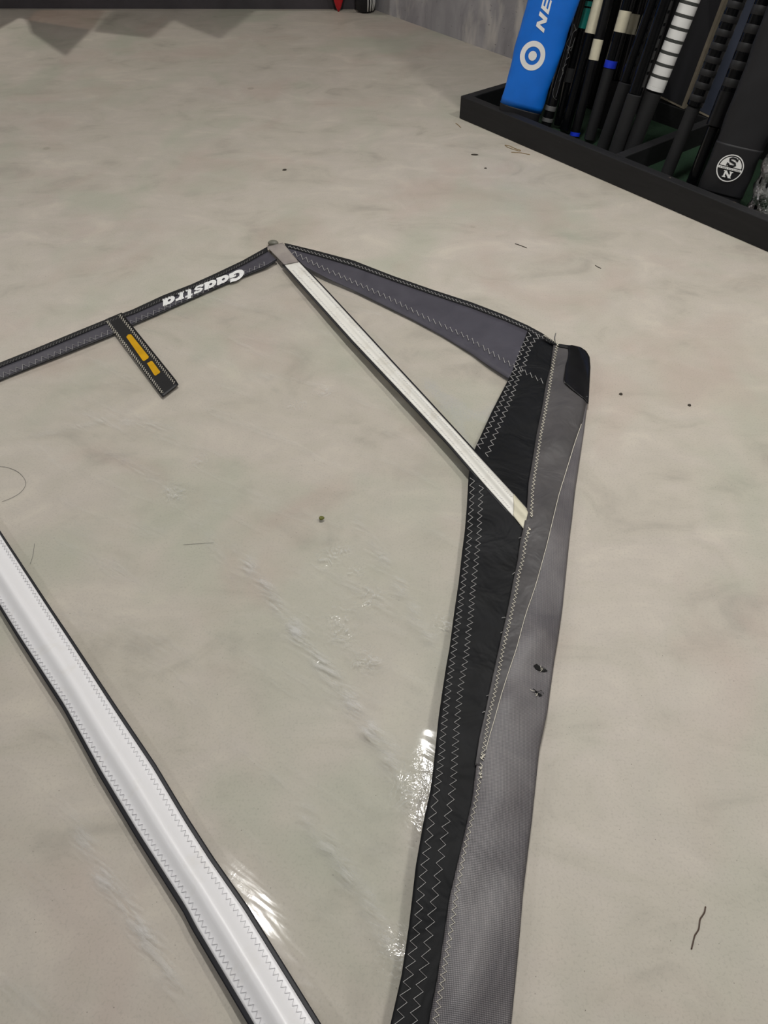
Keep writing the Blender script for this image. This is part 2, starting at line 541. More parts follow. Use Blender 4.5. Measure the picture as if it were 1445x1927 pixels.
# ---------------------------------------------------------------- the sail
# outlines measured on the photograph, turned into floor positions by G
LEECH_OUT = [(503, 464), (457, 490), (403, 515.6), (360, 535), (306, 556), (248, 583), (194, 603), (128, 630), (58, 659), (0, 682), (-150, 741), (-420, 840)]
LEECH_MID = [(504, 472), (457, 498.5), (403, 525), (360, 544), (306, 566), (252, 590), (194, 611), (128, 638.5), (58, 668), (0, 690.5), (-150, 750), (-420, 850)]
LEECH_IN = [(521, 489), (500, 502), (438, 527), (372, 556), (310, 584), (248, 611), (211, 629), (155, 651), (77, 682), (0, 714), (-150, 776), (-420, 882)]
HEAD_OUT = [(535, 457), (596, 471.7), (665, 490), (739.6, 519), (813.8, 545), (888, 569), (948, 592), (994.6, 613), (1022, 628), (1050, 647)]
HEAD_MID = [(538, 465), (593.6, 480), (665, 501), (739.6, 528), (813.8, 554), (888, 579), (946, 601), (990, 620), (1013, 635), (1046, 652)]
HEAD_IN = [(549, 478), (575, 502), (619, 525), (665, 546), (721, 573.7), (776.7, 601.5), (832, 631.7), (888, 666), (925, 692), (957, 712)]
LUFF_L = [(994.6, 617.8), (962, 703.5), (925, 775), (893, 845), (882, 889), (878.5, 950), (874.4, 1000), (869, 1041), (863, 1095), (855, 1149), (845.5, 1220), (839.4, 1254), (832, 1301), (824.5, 1355), (819, 1409), (811, 1480), (796, 1550), (782, 1631), (769.4, 1742), (755.5, 1835), (734.6, 1927), (715, 2010), (690, 2110), (640, 2330)]
SLV_L = [(1043, 648), (1037, 691.8), (1029, 721.5), (1021, 770), (1011, 818), (1002, 875), (996.4, 906), (993, 958), (985.3, 998.5), (981, 1016), (975.6, 1054), (966.9, 1095), (958.8, 1138), (952, 1169), (940.5, 1220), (928.4, 1274), (915, 1338.8), (904, 1388.7), (896.7, 1436), (891.5, 1480), (887.7, 1508), (871.5, 1580), (860, 1628.5), (846, 1689), (836.7, 1753.7), (822.8, 1842), (806.5, 1927), (792, 2010), (774, 2110), (735, 2330)]
SLV_R = [(1085, 652), (1106, 700), (1106, 755), (1099, 810), (1093, 850), (1083, 917), (1076, 980), (1073, 1000), (1058.5, 1144), (1050.5, 1200), (1043, 1243), (1034, 1309), (1030, 1340), (1015, 1409), (1000.8, 1543.8), (985, 1673.7), (975, 1794), (962, 1927), (953, 2010), (942, 2110), (915, 2330)]
UB_L = [(534, 497), (600, 570), (663, 640), (746, 728), (801, 786.5), (846.5, 836), (915, 915), (985, 993)]
UB_R = [(560.5, 491), (607, 540), (692, 632), (738, 682), (790, 738), (860, 814), (925, 885), (994, 960)]
LB_R = [(-60, 905), (0, 998), (97, 1145), (136, 1203), (214, 1321), (292.6, 1437), (354.7, 1540), (400, 1610), (468, 1707), (604.7, 1927), (700, 2085), (790, 2240)]
LB_L = [(-60, 1048), (0, 1146.8), (32.5, 1200), (120, 1337), (184.7, 1457), (254.9, 1575), (344, 1716), (360, 1748), (466, 1927), (545, 2070), (640, 2240)]

def mid(a, b, n=60):
    return (resample(a, n) + resample(b, n)) / 2
UB_C = mid(UB_L, UB_R); LB_C = mid(LB_L, LB_R)
gUB, gLB = G(UB_C, .02), G(LB_C, .01)
gLF = G(smooth(LUFF_L, 90, 2), .012)
gSL = G(smooth(SLV_L, 90, 2), .014)
gSR = G(smooth(SLV_R, 90, 2), .014)

rs = np.random.RandomState(3)
def sines(k, lo, hi, ang=None, spread=3.14):
    w = []
    for _ in range(k):
        lam = rs.uniform(lo, hi)
        a = rs.uniform(0, 2 * math.pi) if ang is None else ang + rs.uniform(-spread, spread)
        w.append((2 * math.pi / lam * math.cos(a), 2 * math.pi / lam * math.sin(a), rs.uniform(0, 6.28)))
    return lambda P: sum(np.sin(P[:, 0] * a + P[:, 1] * b + c) for a, b, c in w) / k
W1, W2, W3 = sines(6, .25, .6), sines(8, .07, .16), sines(10, .05, .13, math.radians(115), .5)

CREASES = [(G(c_, .006), h_ * .08, w_ * 1.6) for c_, h_, w_ in (
    ([(430, 1010), (560, 1190), (680, 1350), (770, 1480), (806, 1545)], .0030, .011),
    ([(560, 1500), (680, 1690), (762, 1830)], .0026, .012),
    ([(130, 1520), (200, 1660), (300, 1800), (385, 1950)], .0022, .012),
    ([(640, 930), (720, 1050), (800, 1190), (858, 1300)], .0020, .014),
    ([(10, 825), (100, 812), (200, 790), (320, 800)], .0016, .014),
    ([(180, 830), (330, 930), (470, 1120)], .0018, .02))]
def Hbase(P):
    z = np.full(len(P), .0035)
    d, u = pdist(P, gUB)
    amp = np.interp(u, [0, .1, .5, .85, 1], [.009, .015, .021, .016, .011])
    z += amp * np.exp(-(d / .07) ** 2)
    d, u = pdist(P, gLB)
    z += .010 * np.exp(-(d / .06) ** 2)
    d, u = pdist(P, gLF)
    yy = P[:, 1]
    ampl = np.interp(yy, [-.2, .2, .50, .66, .85, 1.3], [.014, .018, .024, .016, .006, .004])
    z += ampl * np.exp(-(d / .12) ** 2)
    z += .0022 * (1 + W1(P)) + .0006 * (1 + W2(P))
    for g_, h_, w_ in CREASES:
        d, u = pdist(P, g_)
        z += h_ * np.exp(-(d / w_) ** 2) * np.sin(np.pi * np.clip(u, 0, 1)) ** .5
    return z

def Hluff(P):
    return Hbase(P) + .0030 + .0016 * W3(P)

def Hsleeve(P):
    dl, _ = pdist(P, gSL)
    dr, _ = pdist(P, gSR)
    v = dl / np.maximum(dl + dr, 1e-6)
    dome = np.sin(np.pi * np.clip(v, 0, 1)) ** .8
    return Hbase(P) + .0062 + .009 * dome + .0050 * W2(P) * dome + .0016 * W3(P) * (.3 + dome)

def Hpock(g, hw, hd):
    def f(P):
        d, u = pdist(P, g)
        e = np.clip((u - .0) / .05, 0, 1)
        return Hbase(P) + .0042 + hd * np.exp(-(d / (hw * .42)) ** 2) * (.35 + .65 * e)
    return f
# half widths in metres
hwU = float(np.median(np.linalg.norm((G(resample(UB_L, 60), .02) - G(resample(UB_R, 60), .02))[:, :2], axis=1)) / 2)
hwL = float(np.median(np.linalg.norm((G(resample(LB_L, 60), .01) - G(resample(LB_R, 60), .01))[:, :2], axis=1)) / 2)
HU, HL = Hpock(gUB, .022, .007), Hpock(gLB, .034, .010)

tipP = G([(512, 470)], .01)[0]
sail = thing('windsurf_sail', (tipP[0], tipP[1], 0), 'clear film windsurf sail with white batten pockets and grey mast sleeve lying on concrete', 'sail')

# clear film: one sheet under the tapes
A = smooth([(523, 484), (500, 498), (438, 523), (372, 552), (310, 580), (248, 607), (155, 647), (77, 678), (0, 710), (-150, 772), (-420, 880), (-600, 1150), (-560, 1500), (-420, 1900), (-250, 2330)], 150, 1)
B = smooth([(535, 480), (560, 492), (619, 523), (721, 572), (832, 630), (959, 706), (966, 705), (929, 778), (899, 845), (888, 889), (884, 950), (878, 1020), (869, 1095), (851, 1222), (838, 1300), (825, 1409), (817, 1480), (802, 1550), (788, 1631), (775, 1742), (761, 1835), (740, 1927), (697, 2110), (650, 2330)], 150, 1)
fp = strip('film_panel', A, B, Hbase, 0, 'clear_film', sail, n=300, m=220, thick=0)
Pf = np.array([v_.co[:] for v_ in fp.data.vertices])
sc_ = np.zeros(len(Pf))  # crease streaks: wear plus painted glints
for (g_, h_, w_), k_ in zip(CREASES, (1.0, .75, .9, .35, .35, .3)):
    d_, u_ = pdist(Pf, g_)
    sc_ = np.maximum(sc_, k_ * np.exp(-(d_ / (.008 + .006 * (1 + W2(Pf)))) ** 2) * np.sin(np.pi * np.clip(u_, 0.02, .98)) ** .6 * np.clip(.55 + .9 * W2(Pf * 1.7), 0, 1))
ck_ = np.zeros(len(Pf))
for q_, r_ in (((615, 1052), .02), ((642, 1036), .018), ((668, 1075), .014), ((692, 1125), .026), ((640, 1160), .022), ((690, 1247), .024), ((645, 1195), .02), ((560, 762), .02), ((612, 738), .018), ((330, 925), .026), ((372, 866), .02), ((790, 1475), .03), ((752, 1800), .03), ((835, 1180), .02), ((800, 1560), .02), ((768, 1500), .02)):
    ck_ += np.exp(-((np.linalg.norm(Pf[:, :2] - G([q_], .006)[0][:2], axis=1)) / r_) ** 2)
for nm_, ar_ in (('scuff_glint', sc_), ('crinkle', np.clip(ck_, 0, 1))):
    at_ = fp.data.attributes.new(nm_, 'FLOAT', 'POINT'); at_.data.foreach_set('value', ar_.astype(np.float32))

# leech band
lb = strip('leech_band', LEECH_MID, LEECH_IN, Hbase, .0012, 'grey_cloth', sail, n=120, m=5)
bd = strip('leech_binding', LEECH_OUT, LEECH_MID, Hbase, .0030, 'binding', sail, n=120, m=4, thick=.002)
cl = resample(LEECH_MID, 100) * .25 + resample(LEECH_IN, 100) * .75
thread('stitching', zigzag(cl[2:], fn((400, 9), (700, 13)), fn((400, 3.0), (700, 4.5)), skew=.12), Hbase, .0027, 1.3, 'grey_thread', lb)
cl = resample(LEECH_OUT, 100) * .3 + resample(LEECH_MID, 100) * .7
thread('stitching', zigzag(cl[1:], fn((400, 5), (700, 6.5)), fn((400, 1.3), (700, 2))), Hbase, .0050, 1.0, 'dim_thread', bd)
seam = resample(LEECH_IN, 100)
strip('edge_seam', seam + [0, -2.2], seam + [0, 1.0], Hbase, .0018, 'edge_tape', lb, n=100, m=3)

# head panel
hp = strip('head_panel', HEAD_MID, HEAD_IN + [(962, 706)] if False else HEAD_IN, Hbase, .0012, 'grey_cloth', sail, n=90, m=10)
hb = strip('head_binding', HEAD_OUT, HEAD_MID, Hbase, .0034, 'binding', sail, n=110, m=4, thick=.002)
cl = resample(HEAD_OUT, 100) * .35 + resample(HEAD_MID, 100) * .65
thread('stitching', zigzag(cl[1:], lambda y: 7.0, lambda y: 1.6), Hbase, .0054, 1.1, 'grey_thread', hb)
HZ = [(549.5, 474), (596, 499), (656, 526.4), (730, 560), (804.5, 599), (874, 632), (925, 664), (971, 692), (985, 699), (1027, 721)]
thread('stitching', zigzag(HZ, lambda y: 11.5, lambda y: 3.6, skew=.1), Hluff, .0012, 1.3, 'grey_thread', hp)

# black luff panel
LUFF_Rr = [(p[0] + 7, p[1]) for p in SLV_L]
lp = strip('luff_panel', LUFF_L, LUFF_Rr, Hluff, 0, 'black_cloth', sail, n=190, m=12)
per = fn((620, 9.5), (760, 10.5), (900, 13.5), (1000, 13), (1150, 12), (1350, 14), (1460, 15), (1500, 21), (1700, 25), (1900, 28))
ampz = fn((620, 3.8), (800, 4.2), (1000, 4.6), (1200, 5.2), (1450, 6), (1600, 6.6), (1900, 8.2))
wz = 1.35
R1a = [(998, 627), (986, 650), (977.8, 667.5), (972.4, 683.7), (967, 702.6), (957.5, 725.5), (948, 747), (941, 762), (925, 795), (910.6, 824), (902, 838), (899, 845)]
R2a = [(1013, 632), (1002, 644.5), (995.3, 656.7), (990, 671.5), (986, 687.7), (979, 700), (972.4, 716), (967, 733.6), (960, 752.5), (948, 779.5), (928.6, 825.5), (921.7, 843.5), (914.7, 860)]
R1b = [(889, 899), (887.8, 930.7), (886, 966), (884, 998), (881.8, 1023), (878.5, 1051.8), (873, 1087), (869.7, 1115), (865.6, 1146), (860, 1181), (855.5, 1212), (847.5, 1267), (842, 1307.7), (837.4, 1348), (833.3, 1386), (830.6, 1422), (826.6, 1460), (820.5, 1496), (811, 1552), (800.7, 1612), (792.6, 1677), (783.4, 1749), (770.6, 1828), (753, 1911.5), (736, 1990), (720, 2060)]
R2b = [(906, 913), (904.4, 944.6), (902.8, 972), (901.4, 999), (899.4, 1027.5), (896, 1054.5), (892.6, 1088), (888.6, 1122), (885.9, 1155.7), (881.8, 1189), (877, 1235), (871, 1268.6), (865.7, 1301), (861.6, 1336), (859, 1368.4), (857, 1402), (855, 1436), (853, 1469.7), (848, 1508), (838, 1556.6), (827.4, 1623.8), (818, 1684), (809, 1740), (799.6, 1814), (783.4, 1893), (765, 1980), (745, 2060)]
for R in (R1a, R2a, R1b, R2b):
    thread('stitching', zigzag(R, per, ampz, skew=.06), Hluff, .0011, wz, 'grey_thread', lp)

# mast sleeve
sl = strip('mast_sleeve', SLV_L, SLV_R, Hsleeve, 0, 'mesh_cloth', sail, n=240, m=22, thick=.0018)
# smooth hem laid over the upper half of the sleeve: between the hem edge and the thread seam
SEAM = [(1084, 652), (1100, 700), (1103, 760), (1095, 798), (1083, 832), (1075, 858), (1069, 878), (1052.6, 930.7), (1036, 1000), (1029.4, 1028), (1010, 1098), (1000, 1128), (991, 1153), (981.7, 1186.7), (973, 1220), (960, 1258), (944.6, 1306), (931, 1355), (923, 1382), (915, 1411.6), (904, 1440)]
HEML = [p for p in SLV_L if p[1] < 1437] + [(896, 1440)]
HEML = [(p[0] - 1.5, p[1]) for p in HEML]
hm = strip('sleeve_hem', HEML, SEAM, Hsleeve, .0010, 'hem_cloth', sail, n=150, m=12, thick=.0012)
thread('seam_thread', smooth([(p[0] - 1, p[1]) for p in SEAM[3:-1]], 120, 2), Hsleeve, .0022, 1.3, 'white_thread', hm)
HZ1 = [(1048, 652), (1042.6, 675.6), (1039, 697), (1033, 735), (1026.4, 772.7), (1018, 816), (1010, 868), (1002, 925), (1000, 971)]
HZ2 = [(996.4, 993), (989, 1020), (983, 1057), (975.6, 1085.5), (971, 1115), (965.5, 1139.5), (959.4, 1169), (948, 1216), (936.5, 1274), (930, 1307.7), (920, 1348), (915, 1382), (909.6, 1411), (907, 1432)]
HZ3 = [(906, 1436), (902, 1469), (900, 1482), (892.4, 1521), (885, 1554), (873.8, 1600), (867, 1642), (857.6, 1688.8), (851.8, 1735), (843.7, 1777), (833, 1842), (820.5, 1916), (805, 2000), (795, 2060)]
thread('stitching', zigzag(HZ1, fn((650, 5.0), (970, 7.5)), lambda y: 2.6), Hsleeve, .0022, 1.6, 'white_thread', hm)
thread('stitching', zigzag(HZ2, fn((990, 7.5), (1430, 9)), lambda y: 2.9), Hsleeve, .0022, 1.7, 'white_thread', hm)
thread('stitching', zigzag(HZ3, fn((1430, 10), (1600, 14), (1900, 17)), fn((1430, 2.8), (1900, 5.2))), Hsleeve, .0012, 1.4, 'white_thread', sl)
for (x, y, r) in ((1000, 966, 2.2), (1000, 971, 2.0), (996.5, 996, 1.6), (993, 1003, 1.8), (909, 1421, 4.0), (906, 1426, 2.4), (904.6, 1445, 2.4), (904, 1456, 2.6), (905, 1462, 2.0), (1049, 647, 3.2)):
    px = [(x - r, y - r * .6), (x, y + r * .5), (x + r, y - r * .4), (x - r * .4, y + r), (x + r * .7, y + r)]
    thread('thread_knot', px, Hsleeve, .0030, 2.0, 'white_thread', hm)
# tears near the right edge
def blob(name, pts, H, off, mat, parent):
    P = unproj(np.array(pts, float), H, off)
    return obj(name, P, [tuple(range(len(P)))] if G(pts)[0][0] is not None else [], mat, parent, sm=False)
def blob_up(name, pts, H, off, mat, parent):
    a = np.array(pts, float)
    ar = np.sum(a[:, 0] * np.roll(a[:, 1], -1) - np.roll(a[:, 0], -1) * a[:, 1])
    if ar > 0: a = a[::-1]
    P = unproj(a, H, off)
    return obj(name, P, [tuple(range(len(P)))], mat, parent, sm=False)
for pts in ([(1004, 1252), (1010, 1249), (1016, 1254), (1025, 1257), (1031, 1263), (1022, 1264), (1013, 1261), (1008, 1258)],
            [(1003, 1295), (1006, 1297), (1012, 1303), (1018, 1306), (1021, 1309.5), (1016, 1310), (1010, 1305), (1005, 1300)]):
    tear = blob_up('tear', pts, Hsleeve, .0020, 'hole', sl)
    c = np.mean(pts, axis=0)
    for k in range(7):
        a = random.uniform(0, 6.28); L = random.uniform(5, 11)
        q = [c + [random.uniform(-7, 7), random.uniform(-3, 3)]]
        for s in range(3): q.append(q[-1] + np.array([math.cos(a + s * .4), .6 * math.sin(a + s * .4)]) * L / 3)
        thread('frayed_thread', q, Hsleeve, .0034, .9, random.choice(['mesh_cloth', 'white_thread', 'hole']), tear)
# black cap on the head of the sleeve
CAPI = [(1068, 651), (1070, 662), (1068, 675), (1064, 688), (1062, 702), (1060, 714), (1063, 721.5), (1075, 732), (1091, 744), (1100.6, 751), (1106, 758)]
CAPO = [(1052, 645.5), (1075, 649), (1092.5, 653), (1103, 660.5), (1109.4, 671), (1111, 690), (1109, 724), (1107, 760)]
def Hcap(P): return Hsleeve(P)
cp = strip('head_cap', CAPI, CAPO[1:], Hcap, .004, 'black_plastic', sail, n=40, m=12, thick=.002)
strip('cap_binding', [(1022, 629), (1036, 639), (1052, 647), (1075, 650), (1090, 653)], [(1024, 635), (1040, 646), (1054, 653), (1070, 655), (1088, 657)], Hsleeve, .0036, 'binding', cp, n=30, m=4, thick=.002)
thread('stitching', zigzag([(1023, 631), (1040, 641), (1050, 647)], lambda y: 4, lambda y: 1.4), Hsleeve, .006, 1.5, 'white_thread', cp)
P = unproj(np.array([(1044, 644), (1043, 638), (1044.5, 633)], float), Hsleeve, .003); P[:, 2] += [0, .004, .010]
V, F = tube_pts(P, .0016); obj('loose_thread', V, F, 'dim_thread', sl)
for (x, y, dx, dy) in ((981, 1011, -5, 2), (969, 1077, -5, 4), (951, 1162, -7, 1), (948, 1189, -6, 2), (921, 1308, -6, 2), (914, 1339, -7, 2), (832, 1304, -5, 1), (1029, 735, -3, 6)):
    thread('frayed_thread', [(x, y), (x + dx * .5, y + dy * .7 - 1), (x + dx, y + dy)], Hluff, .004, .9, 'grey_thread', sl)

# batten pockets
def offset_line(line, other, px_a, px_b):
    """line moved towards the other line by fixed pixels (at its start and end)"""
    a, b = resample(line, 80), resample(other, 80)
    d = b - a
    L = np.linalg.norm(d, axis=1)[:, None]
    k = np.linspace(px_a, px_b, 80)[:, None]
    return a + d / L * k
# upper pocket
n_ = 80
ub = strip('batten_pocket', UB_L, UB_R, HU, 0, 'worn_tape', sail, n=110, m=15)
lo = offset_line(UB_L, UB_R, -4.2, -5.2); strip('edge_tape', lo, offset_line(UB_L, UB_R, 1, 1), HU, -.0012, 'edge_tape', ub, n=80, m=3)
ro = offset_line(UB_R, UB_L, -2.6, -3.0); strip('edge_tape', offset_line(UB_R, UB_L, 1, 1), ro, HU, -.0012, 'edge_tape', ub, n=80, m=3)
for ln, ot in ((UB_L, UB_R), (UB_R, UB_L)):
    thread('stitching', zigzag(offset_line(ln, ot, 5.5, 6.5)[2:-5], lambda y: 4.2, lambda y: 1.4), HU, .0006, .6, 'tape_thread', ub)
UBL = resample(UB_L, 100); UBR = resample(UB_R, 100)
strip('end_patch', [(966, 970.5), (986, 996)], [(967, 929.5), (994.5, 961)], HU, .0022, 'cream_cloth', ub, n=12, m=10)
strip('tip_cover', [(502, 464), (534.5, 497.5)], [(532, 456.5), (561.5, 492)], HU, .0028, 'tip_cloth', ub, n=16, m=10)
# grey plastic plug at the tip
Pp = G([(514, 458)], .008)[0]
V, F = [], []
bm = bmesh.new(); bmesh.ops.create_uvsphere(bm, u_segments=16, v_segments=10, radius=1)
vs = [(Pp[0] + .017 * p.co.x, Pp[1] + .012 * p.co.y, .009 + .009 * p.co.z) for p in bm.verts]
obj('tip_plug', vs, [[q.index for q in f_.verts] for f_ in bm.faces], 'tip_plastic', ub); bm.free()
# lower pocket
LBo, LBi = LB_L, LB_R
wl, wr = offset_line(LB_L, LB_R, 8, 12), offset_line(LB_R, LB_L, 7, 12)
lbk = strip('batten_pocket', wl, wr, HL, 0, 'white_tape', sail, n=120, m=19)
strip('edge_tape', LB_L, offset_line(LB_L, LB_R, 9.5, 14), HL, -.0012, 'edge_tape', lbk, n=100, m=4)
strip('edge_tape', offset_line(LB_R, LB_L, 9, 14), LB_R, HL, -.0012, 'edge_tape', lbk, n=100, m=4)
for ln, ot, k0, k1 in ((wl, wr, 9, 15), (wr, wl, 9, 15)):
    thread('stitching', zigzag(offset_line(ln, ot, k0, k1), fn((900, 5.5), (1200, 7.5), (1500, 11), (1900, 14)), fn((900, 2.2), (1900, 5.2)), skew=.1), HL, .0009, 1.1, 'tape_thread', lbk)

# black tab with two yellow windows
tl, tr_, br, bl = (198, 601), (229, 588), (336, 722), (306, 747)
Atab = [tl, (301, 741), (306, 746)]
Btab = [tr_, (331, 715), (335.5, 723)]
tb = strip('tab', Atab, Btab, Hbase, .0052, 'black_patch', sail, n=40, m=8, thick=.0022)
for q in ([(237.5, 634), (241, 629.5), (246.5, 629), (280, 671), (279, 674), (271, 679.5), (268.5, 678.5)], [(276.5, 683.5), (284, 679.3), (287, 680), (301.5, 699.5), (300, 702), (292.5, 707), (290, 705.5)]):
    blob_up('yellow_window', q, Hbase, .0056, 'yellow_film', tb)
thread('stitching', zigzag([(201, 604), (306, 740)], lambda y: 4.6, lambda y: 2.4), Hbase, .0058, 1.1, 'white_thread', tb)
thread('stitching', zigzag([(224, 592), (329, 722)], lambda y: 4.6, lambda y: 2.4), Hbase, .0058, 1.1, 'white_thread', tb)

# brand lettering on the leech band, thick slab strokes
def arc(cx, cy, rx, ry, a0, a1, n=14):
    return [(cx + rx * math.cos(math.radians(a0 + (a1 - a0) * i / n)), cy + ry * math.sin(math.radians(a0 + (a1 - a0) * i / n))) for i in range(n + 1)]
def ribbon(pts, wd_):
    """flat stroke polygon strip -> verts, faces in the plane"""
    p = np.asarray(pts, float)
    tg = np.gradient(p, axis=0); tg /= np.maximum(np.linalg.norm(tg, axis=1)[:, None], 1e-9)
    nn = np.stack([-tg[:, 1], tg[:, 0]], 1) * wd_ / 2
    V = np.concatenate([p + nn, p - nn]); n = len(p)
    return V, [(i, i + n, i + 1 + n, i + 1) for i in range(n - 1)]
GLY = {
    'G': (.98, [(arc(.48, .5, .38, .39, 40, 330), .24), ([(.50, .46), (.92, .46)], .16), ([(.84, .46), (.84, .04)], .2), ([(.80, .98), (.80, .62)], .14)]),
    'a': (.84, [(arc(.36, .36, .24, .25, 0, 360, 20), .22), ([(.66, .74), (.66, .0)], .2), ([(.56, .05), (.84, .05)], .12), ([(.50, .68), (.74, .68)], .12)]),
    's': (.66, [([(.58, .55), (.44, .65), (.20, .63), (.14, .50), (.24, .40), (.44, .34), (.54, .24), (.46, .10), (.22, .08), (.06, .20)], .17), ([(.58, .74), (.58, .5)], .09), ([(.07, .02), (.07, .26)], .09)]),
    't': (.60, [([(.28, .98), (.28, .12)], .2), (arc(.42, .16, .14, .10, 180, 320), .14), ([(.06, .66), (.56, .66)], .15)]),
    'r': (.66, [([(.22, .72), (.22, .04)], .2), ([(.04, .06), (.44, .06)], .13), ([(.04, .68), (.30, .68)], .13), ([(.26, .46), (.38, .60), (.60, .62)], .2)]),
}
V, F = [], []
xc = 0
for chx in 'Gaastra':
    adv, strokes = GLY[chx]
    for pts, wd_ in strokes:
        if len(pts) == 2: pts = [tuple(np.array(pts[0]) * (1 - k) + np.array(pts[1]) * k) for k in (0, .5, 1)]
        vv, ff = ribbon(pts, wd_ * 1.22)
        b0 = len(V)
        V += [(xc + q[0], q[1]) for q in vv]; F += [tuple(b0 + i for i in f_) for f_ in ff]
    xc += adv + .01
V = np.array(V)
ox, xv, uv = np.array([458, 504.2]), np.array([-153, 59.5]) / xc, np.array([2.5, 17.3])
px = ox + V[:, :1] * xv + V[:, 1:] * (uv + xv * .10)
P = unproj(px, Hbase, .0034)
Fz = []
for f_ in F:
    a, b, c = P[f_[0]], P[f_[1]], P[f_[2]]
    Fz.append(f_ if np.cross(b - a, c - a)[2] > 0 else f_[::-1])
obj('brand_lettering', P, Fz, 'white_print', lb, sm=False)
ring = [(311.5 + 2.6 * math.cos(a), 576 + 2.0 * math.sin(a)) for a in np.linspace(0, 6.28, 14)]
thread('trademark_ring', ring, Hbase, .0034, .8, 'grey_thread', lb)

# ---------------------------------------------------------------- mast rack
RK_A = math.radians(-51.8)
rx = Vector((math.cos(RK_A), math.sin(RK_A), 0))     # along the front board
ry = Vector((-rx.y, rx.x, 0))                         # towards the wall
K0 = Vector(G([(863.7, 222.5)])[0]); K0.z = 0
BH, BT, RL = .085, .038, 1.9
dW = (C0 - K0).dot(wn) / ry.dot(wn)
RD = dW - .06                                          # depth of the rack, left end a little off the wall
RD = .62
rack = thing('mast_rack', K0, 'black painted wooden floor rack with green turf base against the grey wall', 'rack')
box('front_board', K0, rx * RL, ry * BT, (0, 0, BH), 'black_wood', rack, .003)
box('back_board', K0 + ry * (RD - BT), rx * RL, ry * BT, (0, 0, BH), 'black_wood', rack, .003)
box('side_board', K0 + ry * BT, rx * BT, ry * (RD - 2 * BT), (0, 0, BH), 'black_wood', rack, .003)
# divider where the photograph shows it
d0 = Vector(G([(1164.8, 286.5)], BH)[0])
du = (d0 - K0).dot(rx)
box('divider_board', K0 + rx * du + ry * BT, rx * BT, ry * (RD - 2 * BT), (0, 0, BH), 'black_wood', rack, .003)
box('side_board', K0 + rx * (RL - BT) + ry * BT, rx * BT, ry * (RD - 2 * BT), (0, 0, BH), 'black_wood', rack, .003)
box('turf_base', K0 + ry * BT + rx * BT, rx * (du - BT), ry * (RD - 2 * BT), (0, 0, .012), 'turf', rack)
box('turf_base', K0 + ry * BT + rx * (du + BT), rx * (RL - du - 2 * BT), ry * (RD - 2 * BT), (0, 0, .012), 'turf', rack)

# ---------------------------------------------------------------- masts
LEAN = math.radians(13)
lean_dir = (ry * math.sin(LEAN) + Vector((0, 0, 1)) * math.cos(LEAN)).normalized()

def axis_from(bot, top, deep=0.0):
    """bottom pixel taken at the rack base, upper pixel in the leaning plane of the rack"""
    P0 = Vector(G([bot], .014 + deep)[0])
    n = rx.cross(lean_dir).normalized()
    r = ray(*top)
    t = (P0 - CAMP).dot(n) / r.dot(n)
    Q = CAMP + r * t
    return P0, (Q - P0).normalized()

def along(P0, d, px, py):
    """distance along an axis whose picture passes nearest to a pixel"""
    r = ray(px, py).normalized()
    w0 = P0 - CAMP
    a, b, c = 1.0, d.dot(r), 1.0
    d1, e1 = d.dot(w0), r.dot(w0)
    return (b * e1 - c * d1) / (a * c - b * b)

def cyl(name, P0, d, s0, s1, r0, mat, parent, r1=None, k=20, end=.86):
    r1 = r0 if r1 is None else r1
    u = d.cross(Vector((0, 0, 1))).normalized(); v = u.cross(d)
    V, F = [], []
    e_ = min(.003, (s1 - s0) * .2) if end < .95 else .0004
    prof = [(s0, r0 * end), (s0 + e_, r0), (s1 - e_, r1), (s1, r1 * end)]
    for s, r in prof:
        for j in range(k):
            a = 2 * math.pi * j / k
            V.append(P0 + d * s + (u * math.cos(a) + v * math.sin(a)) * r)
    n = len(prof)
    F = [(i * k + j, i * k + (j + 1) % k, (i + 1) * k + (j + 1) % k, (i + 1) * k + j) for i in range(n - 1) for j in range(k)]
    F += [tuple(range(k))[::-1], tuple(range((n - 1) * k, n * k))]
    o = obj(name, V, F, mat, parent)
    o.data.set_sharp_from_angle(angle=math.radians(35))
    return o

def pxr(P0, d, s, wpx):
    dep = (P0 + d * s - CAMP).length
    return wpx * dep / FPX / 2

MGRP = 'masts standing in the rack'
def reach(P0, d, want):
    """length limited so that the top stays in front of the wall and under the ceiling"""
    k = d.dot(wn)
    lim = ((C0 - P0).dot(wn) - .05) / k if k > 1e-4 else 9
    return min(want, lim, (ROOM_H - .2 - P0.z) / d.z)

def mast(bot, top, wpx, label, lower=None, lower_w=None, mat='mast_gloss', lower_mat='mast_matte', want=2.0, parts=(), back=0.0):
    bot = (bot[0] + (top[0] - bot[0]) * back, bot[1] + (top[1] - bot[1]) * back)
    P0, d = axis_from(bot, top, .008)
    r = thing('windsurf_mast', P0, label, 'mast', MGRP)
    s_l = along(P0, d, *lower) if lower else 0.0
    R = pxr(P0, d, .25, wpx)
    L = reach(P0, d, want)
    if lower:
        cyl('lower_sleeve', P0, d, 0, s_l, pxr(P0, d, s_l * .5, lower_w), lower_mat, r)
    cyl('shaft', P0, d, s_l if lower else 0, L, R, mat, r, R)
    for kind, a, b, g, m in parts:
        sa = along(P0, d, *a) if isinstance(a, tuple) else a
        sb = along(P0, d, *b) if isinstance(b, tuple) else b
        cyl(kind, P0, d, min(sa, sb), max(sa, sb), R * g, m, r, end=.97)
    return P0, d, R, r

